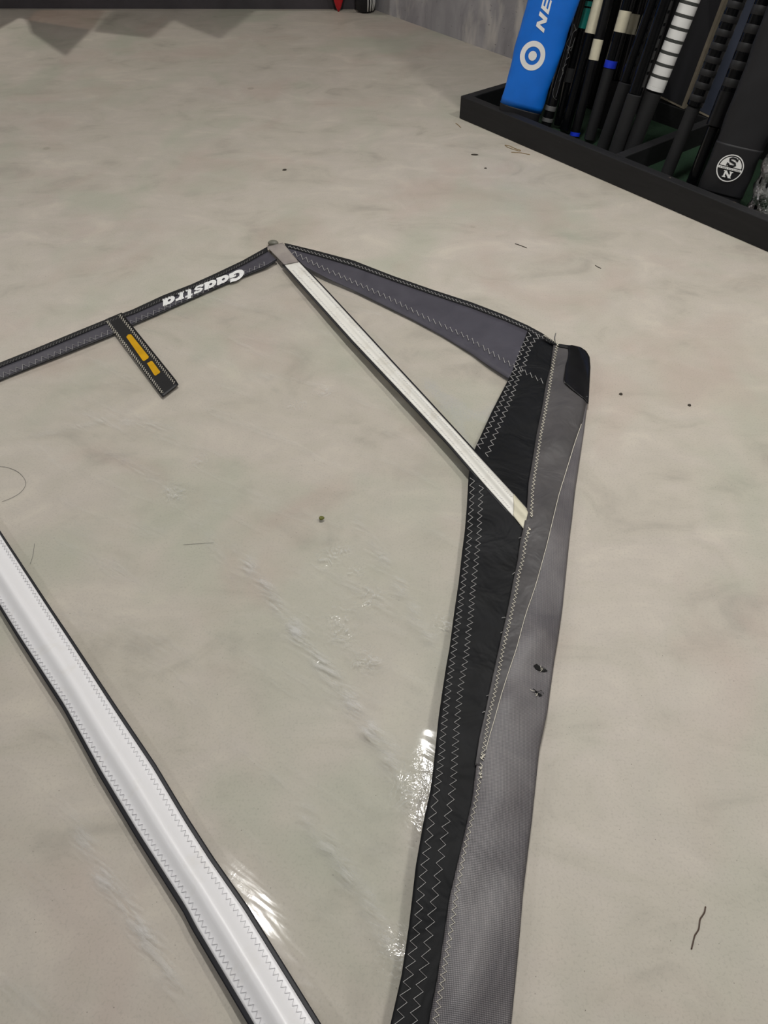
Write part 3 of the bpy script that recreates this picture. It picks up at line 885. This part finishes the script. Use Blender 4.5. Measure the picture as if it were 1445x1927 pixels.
# front row, left to right
mast((1026, 240), (1092, 0), 17, 'slim black mast with grey scribble print beside the blue bag', mat='mast_satin',
     parts=[('metal_ring', (1036, 208), (1038.5, 199), 1.06, 'silver'), ('metal_ring', (1031, 229), (1033, 222), 1.06, 'silver')])
SCRIB = mast_last = None
P0, d, R, r1 = mast((1050, 236), (1108, -8), 18, 'black mast with teal stripe and short dark collar', lower=(1073, 150), lower_w=15, lower_mat='mast_gloss',
     parts=[('collar', (1069, 155), (1074, 128), 1.02, 'mast_matte'), ('teal_band', (1085.5, 52), (1096, 14), 1.012, 'teal_print'), ('teal_band', (1097, 11), (1100, 1), 1.012, 'teal_print')])
mast((1062, 246), (1131, -10), 18, back=.0, label= 'black mast with a cream label taped near the frame top',
     parts=[('paper_label', (1107, 62), (1124, -6), 1.03, 'cream_label')])
mast((1081, 256), (1147, -10), 15, back=.0, label= 'black mast with small cream label and blue ring at its foot', mat='mast_satin',
     parts=[('paper_label', (1116, 113), (1125, 74), 1.03, 'cream_label'), ('blue_ring', (1082, 256), (1085, 249), 1.05, 'blue_ring')])
mast((1108, 264), (1186, -10), 18, label= 'dark mast with a bright blue ring halfway down', lower=(1152, 128), lower_w=17,
     parts=[('blue_ring', (1151, 129), (1156, 115), 1.05, 'blue_ring'), ('paper_label', (1162, 60), (1174, 20), 1.03, 'cream_label')])
mast((1128, 268), (1202, -10), 19, back=.09, label= 'black mast with a wide wrinkled cream label', lower=(1160, 152), lower_w=19,
     parts=[('paper_label', (1181, 64), (1191, 26), 1.03, 'cream_label')])
mast((1133, 280), (1235, -10), 19, 'glossy black mast with grey matte foot, left of the two with streaked shine', lower=(1171, 154), lower_w=20)
mast((1153, 300), (1258, -10), 20, want=1.8, label= 'glossy black mast with grey matte foot, next to the white banded mast', lower=(1196, 178), lower_w=22)
# white banded mast
bands = []
P0, d = axis_from((1180, 300), (1303, -10), .008)
sA, sB = along(P0, d, 1235.5, 171), along(P0, d, 1300, 0)
stp = (sB - sA) / 7.45
P0, d, R, rw = mast((1180, 300), (1303, -10), 27, want=1.45, label='mast wrapped in white bands with grey hatched rings', lower=(1234, 174), lower_w=25)
for k in range(16):
    a = sA + k * stp + .012
    cyl('white_band', P0, d, a, a + stp * .74, R * 1.012, 'white_paint', rw, end=.985)
    cyl('hatched_ring', P0, d, a + stp * .74, a + stp, R * 1.010, 'ring_hatch', rw, end=.985)
cyl('white_band', P0, d, sA, sA + .012, R * 1.012, 'white_paint', rw, end=.985)
# banded black masts on the right
def grips(P0, d, R, r, s0, step, n, fill):
    for k in range(n):
        cyl('grip_band', P0, d, s0 + k * step, s0 + k * step + step * fill, R * 1.006, 'band_matte', r, end=.99)
P0, d, R, r = mast((1250, 338), (1392, -10), 24, want=1.5, label= 'black mast with matte rings and thin foot in the middle of the right bay', lower=(1305, 200), lower_w=20)
s0 = along(P0, d, 1310, 190); stp = (along(P0, d, 1387.6, 0) - s0) / 7.6
grips(P0, d, R, r, s0, stp, 18, .5)
P0, d, R, r = mast((1296, 362), (1444, -10), 26, want=1.5, label= 'thick black mast with matte rings and a smooth collar beside the black bag', lower=(1347, 238), lower_w=20, lower_mat='mast_gloss',
     parts=[('collar', (1347, 237), (1376, 173), 1.06, 'mast_satin')])
s0 = along(P0, d, 1380, 165); stp = (along(P0, d, 1440, 0) - s0) / 4.8
grips(P0, d, R, r, s0, stp, 16, .5)
# second row further back, dark against the wall
for i, (b_, t_, w_, lab) in enumerate((((1098, 226), (1160, -10), 20, 'plain black mast in the back row behind the mast with two blue rings'),
                                 ((1135, 240), (1212, -10), 18, 'plain black mast in the back row behind the wide cream label'),
                                 ((1166, 254), (1230, -10), 17, 'plain black mast in the back row behind the streaked glossy masts'),
                                 ((1195, 262), (1282, -10), 22, 'plain black mast in the back row left of the white banded mast'))):
    mast(b_, t_, w_, lab, mat='mast_satin', back=.17 if i % 2 else .12)

# ---------------------------------------------------------------- boards leaning behind the masts
def plank(bl, br, trp, tlp, th, label, face, edge):
    """stands on the back board of the rack, almost upright against the wall"""
    P0 = Vector(G([bl], BH + .002)[0])
    P1 = Vector(G([br], BH + .002)[0])
    v0 = (P0 - K0).dot(ry); v1 = (P1 - K0).dot(ry)
    P0 += ry * (RD - BT - v0) * 0 ; a = K0 + rx * (P0 - K0).dot(rx) + ry * (RD - .036); a.z = BH + .001
    W_ = (P1 - P0).dot(rx)
    sl_ = .10
    up = (Vector((0, 0, 1)) + ry * .012 + rx * sl_).normalized()
    L = 1.75
    wv_ = rx * W_ - up * (rx * W_).dot(up); wv_ = wv_.normalized() * W_
    a = a + rx * 0
    nb = wv_.normalized().cross(up); nb = nb if nb.dot(wn) > 0 else -nb
    r = thing('grey_plank', a, label, 'plank', 'planks leaning in the rack')
    a = a + Vector((0, 0, max(0.0, -wv_.z) + .0))
    box('board', a + up * .006, wv_ * .9, up * L, nb * th, face, r, .002)
    box('edge_strip', a + wv_ * .9 + up * .006, wv_ * .1, up * L, nb * th, edge, r)
    box('end_strip', a, wv_, up * .006, nb * th, edge, r)
    return r

plank((1243, 187), (1291.7, 203), (1362, 0), (1312, 0), .03, 'wide grey plank with pale cut edges behind the white banded mast', 'panel_grey', 'panel_edge')
plank((1313, 213), (1338, 221), (1425, 0), (1398, 0), .03, 'narrow blue grey plank between the two ringed black masts', 'panel_blue', 'panel_edge')

# ---------------------------------------------------------------- bags
class Bag:
    def __init__(s, bot, top, w0, w1, flat, name, label, mat, want=1.9, cat='bag'):
        s.P0, s.d = axis_from(bot, top, .022)
        mid_ = s.P0 + s.d * .4
        view = (mid_ - CAMP).normalized()
        s.a = s.d.cross(view).normalized()          # across, to the right in the picture
        if s.a.dot(Vector((1, 0, 0))) < 0: s.a = -s.a
        s.n = s.a.cross(s.d).normalized()
        if s.n.dot(view) > 0: s.n = -s.n            # faces the viewer
        s.L = reach(s.P0, s.d, want)
        s.w = lambda q: pxr(s.P0, s.d, q, np.interp(q, [0, .6], [w0, w1]))
        s.flat = flat
        s.root = thing(name, s.P0, label, cat)
    def pt(s, q, th, g=1.0):
        R = s.w(q)
        wr = 1 + .02 * math.sin(q * 31 + th * 2) + .012 * math.sin(q * 67 + th * 5 + 1)
        c, sn = math.cos(th), math.sin(th)
        x = math.copysign(abs(c) ** .75, c); y = math.copysign(abs(sn) ** .8, sn)
        return s.P0 + s.d * q + s.a * (R * x * g * wr) + s.n * (R * s.flat * y * g * wr)
    def body(s, name, q0, q1, mat, g=1.0, n=60, k=40):
        V, F = [], []
        for i in range(n + 1):
            q = q0 + (q1 - q0) * i / n
            e = 1.0
            for j in range(k):
                V.append(s.pt(q, 2 * math.pi * j / k, g))
        F = [(i * k + j, i * k + (j + 1) % k, (i + 1) * k + (j + 1) % k, (i + 1) * k + j) for i in range(n) for j in range(k)]
        F += [tuple(range(k))[::-1], tuple(range(n * k, (n + 1) * k))]
        o = obj(name, V, F, mat, s.root)
        me = o.data
        b = bmesh.new(); b.from_mesh(me); bmesh.ops.recalc_face_normals(b, faces=b.faces); b.to_mesh(me); b.free()
        return o
    def surf(s, q, x, lift=.0012):
        """point on the front of the bag: q along, x metres across"""
        R = s.w(q)
        c = max(-.98, min(.98, x / R))
        th = math.acos(math.copysign(abs(c) ** (1 / .75), c))
        return s.pt(q, th) + s.n * lift
    def where(s, px, py):
        o = s.P0 + s.n * (s.w(.2) * s.flat)
        r_ = ray(px, py); t = (o - CAMP).dot(s.n) / r_.dot(s.n)
        v = CAMP + r_ * t - o
        return v.dot(s.d), v.dot(s.a)
    def decal(s, name, V, F, mat, parent, lift=.0012):
        P = [s.surf(q, x, lift) for q, x in V]
        Fz = []
        for f_ in F:
            a, b, c = P[f_[0]], P[f_[1]], P[f_[2]]
            Fz.append(f_ if (b - a).cross(c - a).dot(s.n) > 0 else f_[::-1])
        return obj(name, P, Fz, mat, parent, sm=False)

def annulus(cq, cx, r0, r1, k=40):
    V = [(cq + r * math.sin(2 * math.pi * j / k), cx + r * math.cos(2 * math.pi * j / k)) for r in (r0, r1) for j in range(k)]
    return V, [(j, (j + 1) % k, k + (j + 1) % k, k + j) for j in range(k)]
def disc(cq, cx, r1, k=32):
    V, F = annulus(cq, cx, r1 * .5, r1, k)
    V.append((cq, cx)); F += [(j, (j + 1) % k, 2 * k) for j in range(k)]
    return V, F

# blue mast bag
bb = Bag((971, 234), (1041, 0), 66, 80, .40, 'mast_bag', 'bright blue padded mast bag with white ring logo', 'bag_blue')
qs, _ = bb.where(977, 205)
hem = bb.body('bottom_hem', 0, qs, 'bag_black', .985, n=12)
cover = bb.body('cover', qs, bb.L, 'bag_blue', 1.0, n=90)
cq, cx = bb.where(1002, 105)
q2, x2 = bb.where(1002 + 23, 105 + 6)
rr = math.hypot(q2 - cq, x2 - cx)
V, F = annulus(cq, cx, rr * .62, rr); bb.decal('ring_logo', V, F, 'white_print', cover)
V, F = disc(cq, cx, rr * .33); bb.decal('ring_logo_dot', V, F, 'white_print', cover)
# letters N and E reading up the bag
def bagtext(bag, glyphs, o_px, x_px, u_px, parent, mat):
    o_ = np.array(bag.where(*o_px)); xv_ = np.array(bag.where(*x_px)) - o_; uv_ = np.array(bag.where(*u_px)) - o_
    V, F = [], []
    for strokes, xo in glyphs:
        for pts in strokes:
            b0 = len(V)
            for (gx, gy) in pts:
                p = o_ + xv_ * (xo + gx) + uv_ * gy
                V.append((p[0], p[1]))
            F.append(tuple(range(b0, b0 + len(pts))))
    # cut long quads for curvature
    return bag.decal('letters', V, F, mat, parent, .0016)
NN = [[(0, 0), (.22, 0), (.22, 1), (0, 1)], [(.22, 1), (.0, 1), (.58, 0), (.80, 0)], [(.58, 0), (.80, 0), (.80, 1), (.58, 1)]]
EE = [[(0, 0), (.2, 0), (.2, 1), (0, 1)], [(.2, 0), (.72, 0), (.72, .2), (.2, .2)], [(.2, .4), (.66, .4), (.66, .6), (.2, .6)], [(.2, .8), (.72, .8), (.72, 1), (.2, 1)]]
bagtext(bb, [(NN, 0), (EE, .98)], (1023, 62), (1032, 27), (1009, 49), cover, 'white_print')

# black bag with round emblem
sb = Bag((1347, 381), (1498, 20), 66, 78, .5, 'sail_bag', 'black fabric bag with a round black and white S over N emblem', 'bag_black', want=1.7)
cov = sb.body('cover', 0, sb.L, 'bag_black', 1.0, n=90)
qp, _ = sb.where(1392, 276)
pk_ = sb.body('pocket', .03, qp, 'bag_black', 1.03, n=24)
cq, cx = sb.where(1373.5, 316.5)
q2, x2 = sb.where(1373.5 + 7, 316.5 - 26)
rr = math.hypot(q2 - cq, x2 - cx)
LF = .0040
V, F = annulus(cq, cx, rr * .92, rr); sb.decal('emblem_ring', V, F, 'white_print', pk_, LF)
# upper half white
tilt = 0
def half(r, y0, k=24):
    a0 = math.asin(y0)
    V = [(cq + r * math.sin(a0 + (math.pi - 2 * a0) * j / k), cx + r * math.cos(a0 + (math.pi - 2 * a0) * j / k)) for j in range(k + 1)]
    V.append((cq + r * y0, cx)); n = k + 1
    return V, [(j, j + 1, n) for j in range(k)]
V, F = half(rr * .84, .12); sb.decal('emblem_half', V, F, 'white_print', pk_, LF)
V, F = [(cq - rr * .10, cx - rr * .90), (cq - rr * .10, cx + rr * .90), (cq + rr * .06, cx + rr * .90), (cq + rr * .06, cx - rr * .90)], [(0, 1, 2, 3)]
V = [(cq + rr * y, cx + rr * x) for y in (-.12, .04) for x in np.linspace(-.9, .9, 9)]
F = [(j, j + 1, 9 + j + 1, 9 + j) for j in range(8)]
sb.decal('emblem_band', V, F, 'white_print', pk_, LF)
def strokes_decal(name, strokes, mat, lift):
    V, F = [], []
    for pts, wd_ in strokes:
        if len(pts) == 2: pts = [tuple(np.array(pts[0]) * (1 - k) + np.array(pts[1]) * k) for k in (0, .5, 1)]
        vv, ff = ribbon(pts, wd_); b0 = len(V)
        V += [(cq + rr * q[1], cx + rr * q[0]) for q in vv]; F += [tuple(b0 + i for i in f_) for f_ in ff]
    sb.decal(name, V, F, mat, pk_, lift)
Spts = [(.30, .60), (.18, .72), (-.10, .74), (-.26, .64), (-.20, .52), (.0, .46), (.22, .40), (.30, .28), (.16, .18), (-.14, .17), (-.30, .30)]
strokes_decal('emblem_letter', [(Spts, .15), ([(.34, .76), (.34, .54)], .07), ([(-.34, .14), (-.34, .38)], .07)], 'bag_black', LF + .0012)
strokes_decal('emblem_letter', [([(-.22, -.24), (-.22, -.66)], .13), ([(.22, -.24), (.22, -.66)], .13), ([(-.22, -.24), (.22, -.66)], .15), ([(-.36, -.66), (-.08, -.66)], .07), ([(-.36, -.24), (-.10, -.24)], .07), ([(.08, -.24), (.36, -.24)], .07), ([(.10, -.66), (.34, -.66)], .07)], 'white_print', LF + .0012)
# tiny wording in the band, upside down like the emblem
fc = bpy.data.curves.new('emblem_text', 'FONT'); fc.body = 'NORTH SAILS'; fc.size = 1; fc.align_x = 'CENTER'
fo = bpy.data.objects.new('emblem_text', fc); C.objects.link(fo)
bpy.context.view_layer.update()
me = bpy.data.meshes.new_from_object(fo.evaluated_get(bpy.context.evaluated_depsgraph_get()))
tv = np.array([v_.co[:] for v_ in me.vertices]); tf = [tuple(p_.vertices) for p_ in me.polygons]
bpy.data.objects.remove(fo); 
wv_ = tv[:, 0].max() - tv[:, 0].min()
V = [(cq + rr * (.00 - p[1] * .13), cx - p[0] / wv_ * 1.55 * rr) for p in tv]
sb.decal('emblem_wording', V, tf, 'bag_black', pk_, LF + .0012)

# wrapped mast at the right edge
P0, d = axis_from((1419, 409), (1506, 180), .012)
wrp = thing('wrapped_mast', P0, 'dark mast wrapped in crumpled clear plastic right of the emblem bag', 'mast', MGRP)
cyl('shaft', P0, d, 0, reach(P0, d, 1.8), pxr(P0, d, .2, 26), 'mast_gloss', wrp)
u = d.cross(Vector((0, 0, 1))).normalized(); v_ = u.cross(d)
V = []
n, k = 46, 28
rz = np.random.RandomState(5)
for i in range(n):
    q = .0 + .42 * i / (n - 1)
    for j in range(k):
        a = 2 * math.pi * j / k
        r_ = pxr(P0, d, .2, 26) * (1.18 + .16 * math.sin(q * 90 + 2 * math.sin(a)) + .10 * math.sin(5 * a + q * 40) + rz.uniform(-.06, .06))
        V.append(P0 + d * q + (u * math.cos(a) + v_ * math.sin(a)) * r_)
F = [(i * k + j, i * k + (j + 1) % k, (i + 1) * k + (j + 1) % k, (i + 1) * k + j) for i in range(n - 1) for j in range(k)]
obj('plastic_wrap', V, F, 'crinkle', wrp)

# scribble print on the slim mast: thin raised lines on the front of the shaft
P0, d = axis_from((1026, 240), (1092, 0), .008)
slim = [o for o in C.objects if o.name.startswith('windsurf_mast')][0]
view = (P0 + d * .3 - CAMP).normalized()
aa = d.cross(view).normalized(); aa = aa if aa.x > 0 else -aa
nn_ = -(view - d * view.dot(d)).normalized()
Rm = pxr(P0, d, .25, 17)
def on_mast(px, py, lift=1.02):
    s_ = along(P0, d, px, py)
    o_ = P0 + d * s_
    r_ = ray(px, py); t_ = (o_ - CAMP).dot(nn_) / r_.dot(nn_)
    x_ = max(-.95, min(.95, (CAMP + r_ * t_ - o_).dot(aa) / Rm))
    return o_ + (aa * x_ + nn_ * math.sqrt(1 - x_ * x_)) * Rm * lift
for ln in ([(1047, 187), (1040, 180), (1041, 170), (1056, 118), (1067, 78), (1072, 70), (1080, 32)], [(1046, 182), (1056, 146), (1066, 108), (1078, 60), (1086, 54)],
           [(1052, 152), (1060, 136), (1058, 128), (1066, 120)], [(1064, 112), (1072, 106), (1068, 92), (1078, 86)], [(1068, 84), (1074, 96), (1082, 70)], [(1074, 66), (1080, 44), (1084, 58)]):
    pl = resample(ln, 24)
    V, F = tube_pts([on_mast(*q) for q in pl], .0009, 4)
    obj('scribble_print', V, F, 'silver', slim, sm=False)

# ---------------------------------------------------------------- things at the far end
def lathe(name, P0, d, prof, mat, parent, k=20, sx=1.0, axis=None, sy=1.0):
    u = axis or d.cross(Vector((0, 1, 0.1))).normalized(); v_ = d.cross(u).normalized()
    V = [P0 + d * s + u * (r_ * math.cos(2 * math.pi * j / k) * sx) + v_ * (r_ * sy * math.sin(2 * math.pi * j / k)) for s, r_ in prof for j in range(k)]
    n = len(prof)
    F = [(i * k + j, i * k + (j + 1) % k, (i + 1) * k + (j + 1) % k, (i + 1) * k + j) for i in range(n - 1) for j in range(k)]
    F += [tuple(range(k))[::-1], tuple(range((n - 1) * k, n * k))]
    return obj(name, V, F, mat, parent)
Pr = Vector(G([(637, 22)])[0])
o = lathe('board_fin', Pr, Vector((.03, .02, 1)).normalized(), [(0, .004), (.02, .016), (.05, .028), (.10, .045), (.18, .062), (.30, .074), (.45, .07), (.55, .05)], 'red_gloss', None, axis=Vector((1, 0, 0)), sx=.9, sy=.35)
tag(o, 'red pointed fin tip standing on the floor at the far end', 'fin')
Pk = Vector(G([(687, 22)])[0]); Pk.z = .0
cb = thing('fin_stack', Pk, 'black rounded case end with white stripes beside the red fin', 'case')
dk = Vector((.0, .0, 1)).normalized()
lathe('case', Pk, dk, [(0, .035), (.012, .05), (.05, .058), (.3, .06), (.4, .05)], 'bag_black', cb)
for j in range(4):
    a = -1.25 + j * .3
    off = Vector((math.cos(a), math.sin(a), 0))
    V, F = tube_pts([Pk + dk * s + off * r_ for s, r_ in ((.012, .050), (.05, .0585), (.15, .0595), (.3, .0605))], .004, 5)
    obj('white_stripe', V, F, 'white_print', cb)

# sails hung from a rail at the far end: out of frame, their corners shade the floor
Lx, Ly = LAMPS[2][0], LAMPS[2][1]
LP = np.array([Lx, Ly, ROOM_H - .075])
def at_height(px, z):
    g = G([px])[0]
    k = z / LP[2]
    return g + (LP - g) * k
def hung(px_low, z_low, name, label, mat, patch=None):
    low = np.array([at_height(p, z_low) for p in px_low])
    n = len(low)
    z_top = 1.75
    top = []
    for p in px_low:
        g = G([p])[0] + np.array([-.05, 1.3, 0])
        top.append(g + (LP - g) * z_top / LP[2])
    top = np.array(top)
    root = thing(name, (low[:, 0].mean(), low[:, 1].mean(), z_low), label, 'sail', 'hung sails')
    V, F = [], []
    m = 14
    for i in range(m):
        k = i / (m - 1)
        for j in range(n):
            V.append(low[j] * (1 - k) + top[j] * k + np.array([0, .02 * math.sin(4 * k + j), 0]))
    F = [(i * n + j, i * n + j + 1, (i + 1) * n + j + 1, (i + 1) * n + j) for i in range(m - 1) for j in range(n - 1)]
    body = obj('film_panel', V, F, mat, root)
    if patch:
        P = [at_height(p, z_low + .004) for p in patch]
        o_ = obj('corner_patch', P, [tuple(range(len(P)))], 'sail_patch', body, sm=False); solid(o_, .003)
    for e in (0, n - 1):
        V2, F2 = tube_pts([top[e], [top[e][0], top[e][1], ROOM_H]], .004, 6)
        obj('hanging_cord', V2, F2, 'binding', root)
    return root
hung([(-160, 70), (-20, 65), (34, 36), (52, 38)], .40, 'hung_sail', 'smoky film sail hung above the far left corner of the floor', 'film_smoke')
hung([(48, 36), (60, 60), (124, 104), (172, 58), (186, 40)], .46, 'hung_sail', 'amber film sail hung at the far end, with a dark corner patch', 'film_amber', [(52, 38), (60, 62), (124, 106), (171, 56)])
hung([(176, 60), (230, 68), (282, 74), (303, 56), (326, 38)], .52, 'hung_sail', 'smoky film sail hung second from the amber one at the far end', 'film_smoke')
hung([(318, 34), (366, 58), (412, 76), (445, 50), (486, 14)], .58, 'hung_sail', 'smoky film sail hung nearest the red fin at the far end', 'film_smoke')

# ---------------------------------------------------------------- small litter
def flake(name, px, py, lx, ly, ang, mat, label, cat, z=0.0, h=.002):
    c = G([(px, py)], z)[0]
    dep = np.linalg.norm(c - np.array(CAMP))
    V = []
    k = 10
    for lay, (zz, g) in enumerate(((0, 1.0), (h, .75))):
        for j in range(k):
            a = 2 * math.pi * j / k
            x, y = lx * dep / FPX / 2 * g * math.cos(a) * (1 + .12 * math.sin(3 * a)), ly * dep / FPX / 2 * g * math.sin(a) * (1.6 if ly else 1)
            V.append((c[0] + x * math.cos(ang) - y * math.sin(ang), c[1] + x * math.sin(ang) + y * math.cos(ang), z + .0003 + zz))
    F = [tuple(range(k))[::-1], tuple(range(k, 2 * k))] + [(j, (j + 1) % k, k + (j + 1) % k, k + j) for j in range(k)]
    o = obj(name, V, F, mat, None, sm=False)
    return tag(o, label, cat)
zl = float(Hbase(G([(605, 975)], .005))[0]) + .0006
flake('leaf_fragment', 605, 975, 10.5, 6.5, -.4, 'leaf', 'tiny green leaf fragment on the clear film of the sail', 'leaf', zl)
flake('grit', 1168, 742, 7, 4, .3, 'debris', 'dark speck of grit on the floor right of the sleeve cap', 'grit')
flake('grit', 1297, 763, 6, 4, 2.0, 'debris', 'dark speck of grit near the right edge of the floor', 'grit')
flake('seed_husk', 893, 291.5, 13, 3.5, -.1, 'debris', 'brown seed husk on the floor below the rack corner', 'husk')
flake('grit', 913.5, 317, 5, 2.5, 0, 'debris', 'small brown speck under the seed husk near the rack', 'grit')
flake('grit', 535.5, 320, 8, 4, .6, 'debris', 'grey speck on the floor above the sail tip', 'grit')
def strand(name, pts, wpx, mat, label, cat):
    P = G(smooth(pts, 30, 2), .0012)
    dep = np.linalg.norm(P - np.array(CAMP), axis=1)
    V, F = tube_pts(P, .5 * wpx * dep / FPX, 5)
    return tag(obj(name, V, F, mat, None), label, cat)
strand('fibre', [(1327.5, 1706), (1326, 1717), (1317, 1729), (1315, 1749), (1307, 1760), (1304, 1774), (1301, 1786)], 2.2, 'hair', 'dark wavy fibre on the floor at the lower right', 'fibre')
strand('hair', [(-6, 877), (14, 879), (34, 887), (48, 902), (49, 914), (38, 928), (20, 938), (4, 944)], 0.6, 'dim_thread', 'fine curled hair under the clear film at the left edge', 'hair')
strand('hair', [(57, 1061), (62, 1045), (65, 1023)], 0.6, 'dim_thread', 'short straight hair beside the wide white batten pocket', 'hair')
strand('hair', [(345, 1025), (370, 1023), (402, 1021)], 0.6, 'dim_thread', 'thin horizontal hair under the middle of the clear film', 'hair')
strand('straw_loop', [(950, 273), (958, 274), (970, 280), (981, 283), (979, 285), (966, 281), (954, 277), (950, 273)], 1.2, 'straw', 'looped bit of straw in front of the rack', 'straw')
strand('straw', [(962, 286.5), (980, 287.5), (997, 291)], 1.0, 'straw', 'thin straight straw just under the looped straw by the rack', 'straw')
strand('straw', [(857.5, 232), (862, 235), (867, 240)], 1.2, 'straw', 'short straw below the left corner of the rack', 'straw')
strand('straw', [(969, 458.5), (980, 462), (991, 466.5)], 1.2, 'debris', 'short grey splinter on the open floor right of the sail head', 'splinter')
strand('straw', [(1120, 499), (1124, 502), (1131, 505)], 1.2, 'debris', 'short dark splinter on the floor midway to the right edge', 'splinter')
bpy.context.view_layer.update()
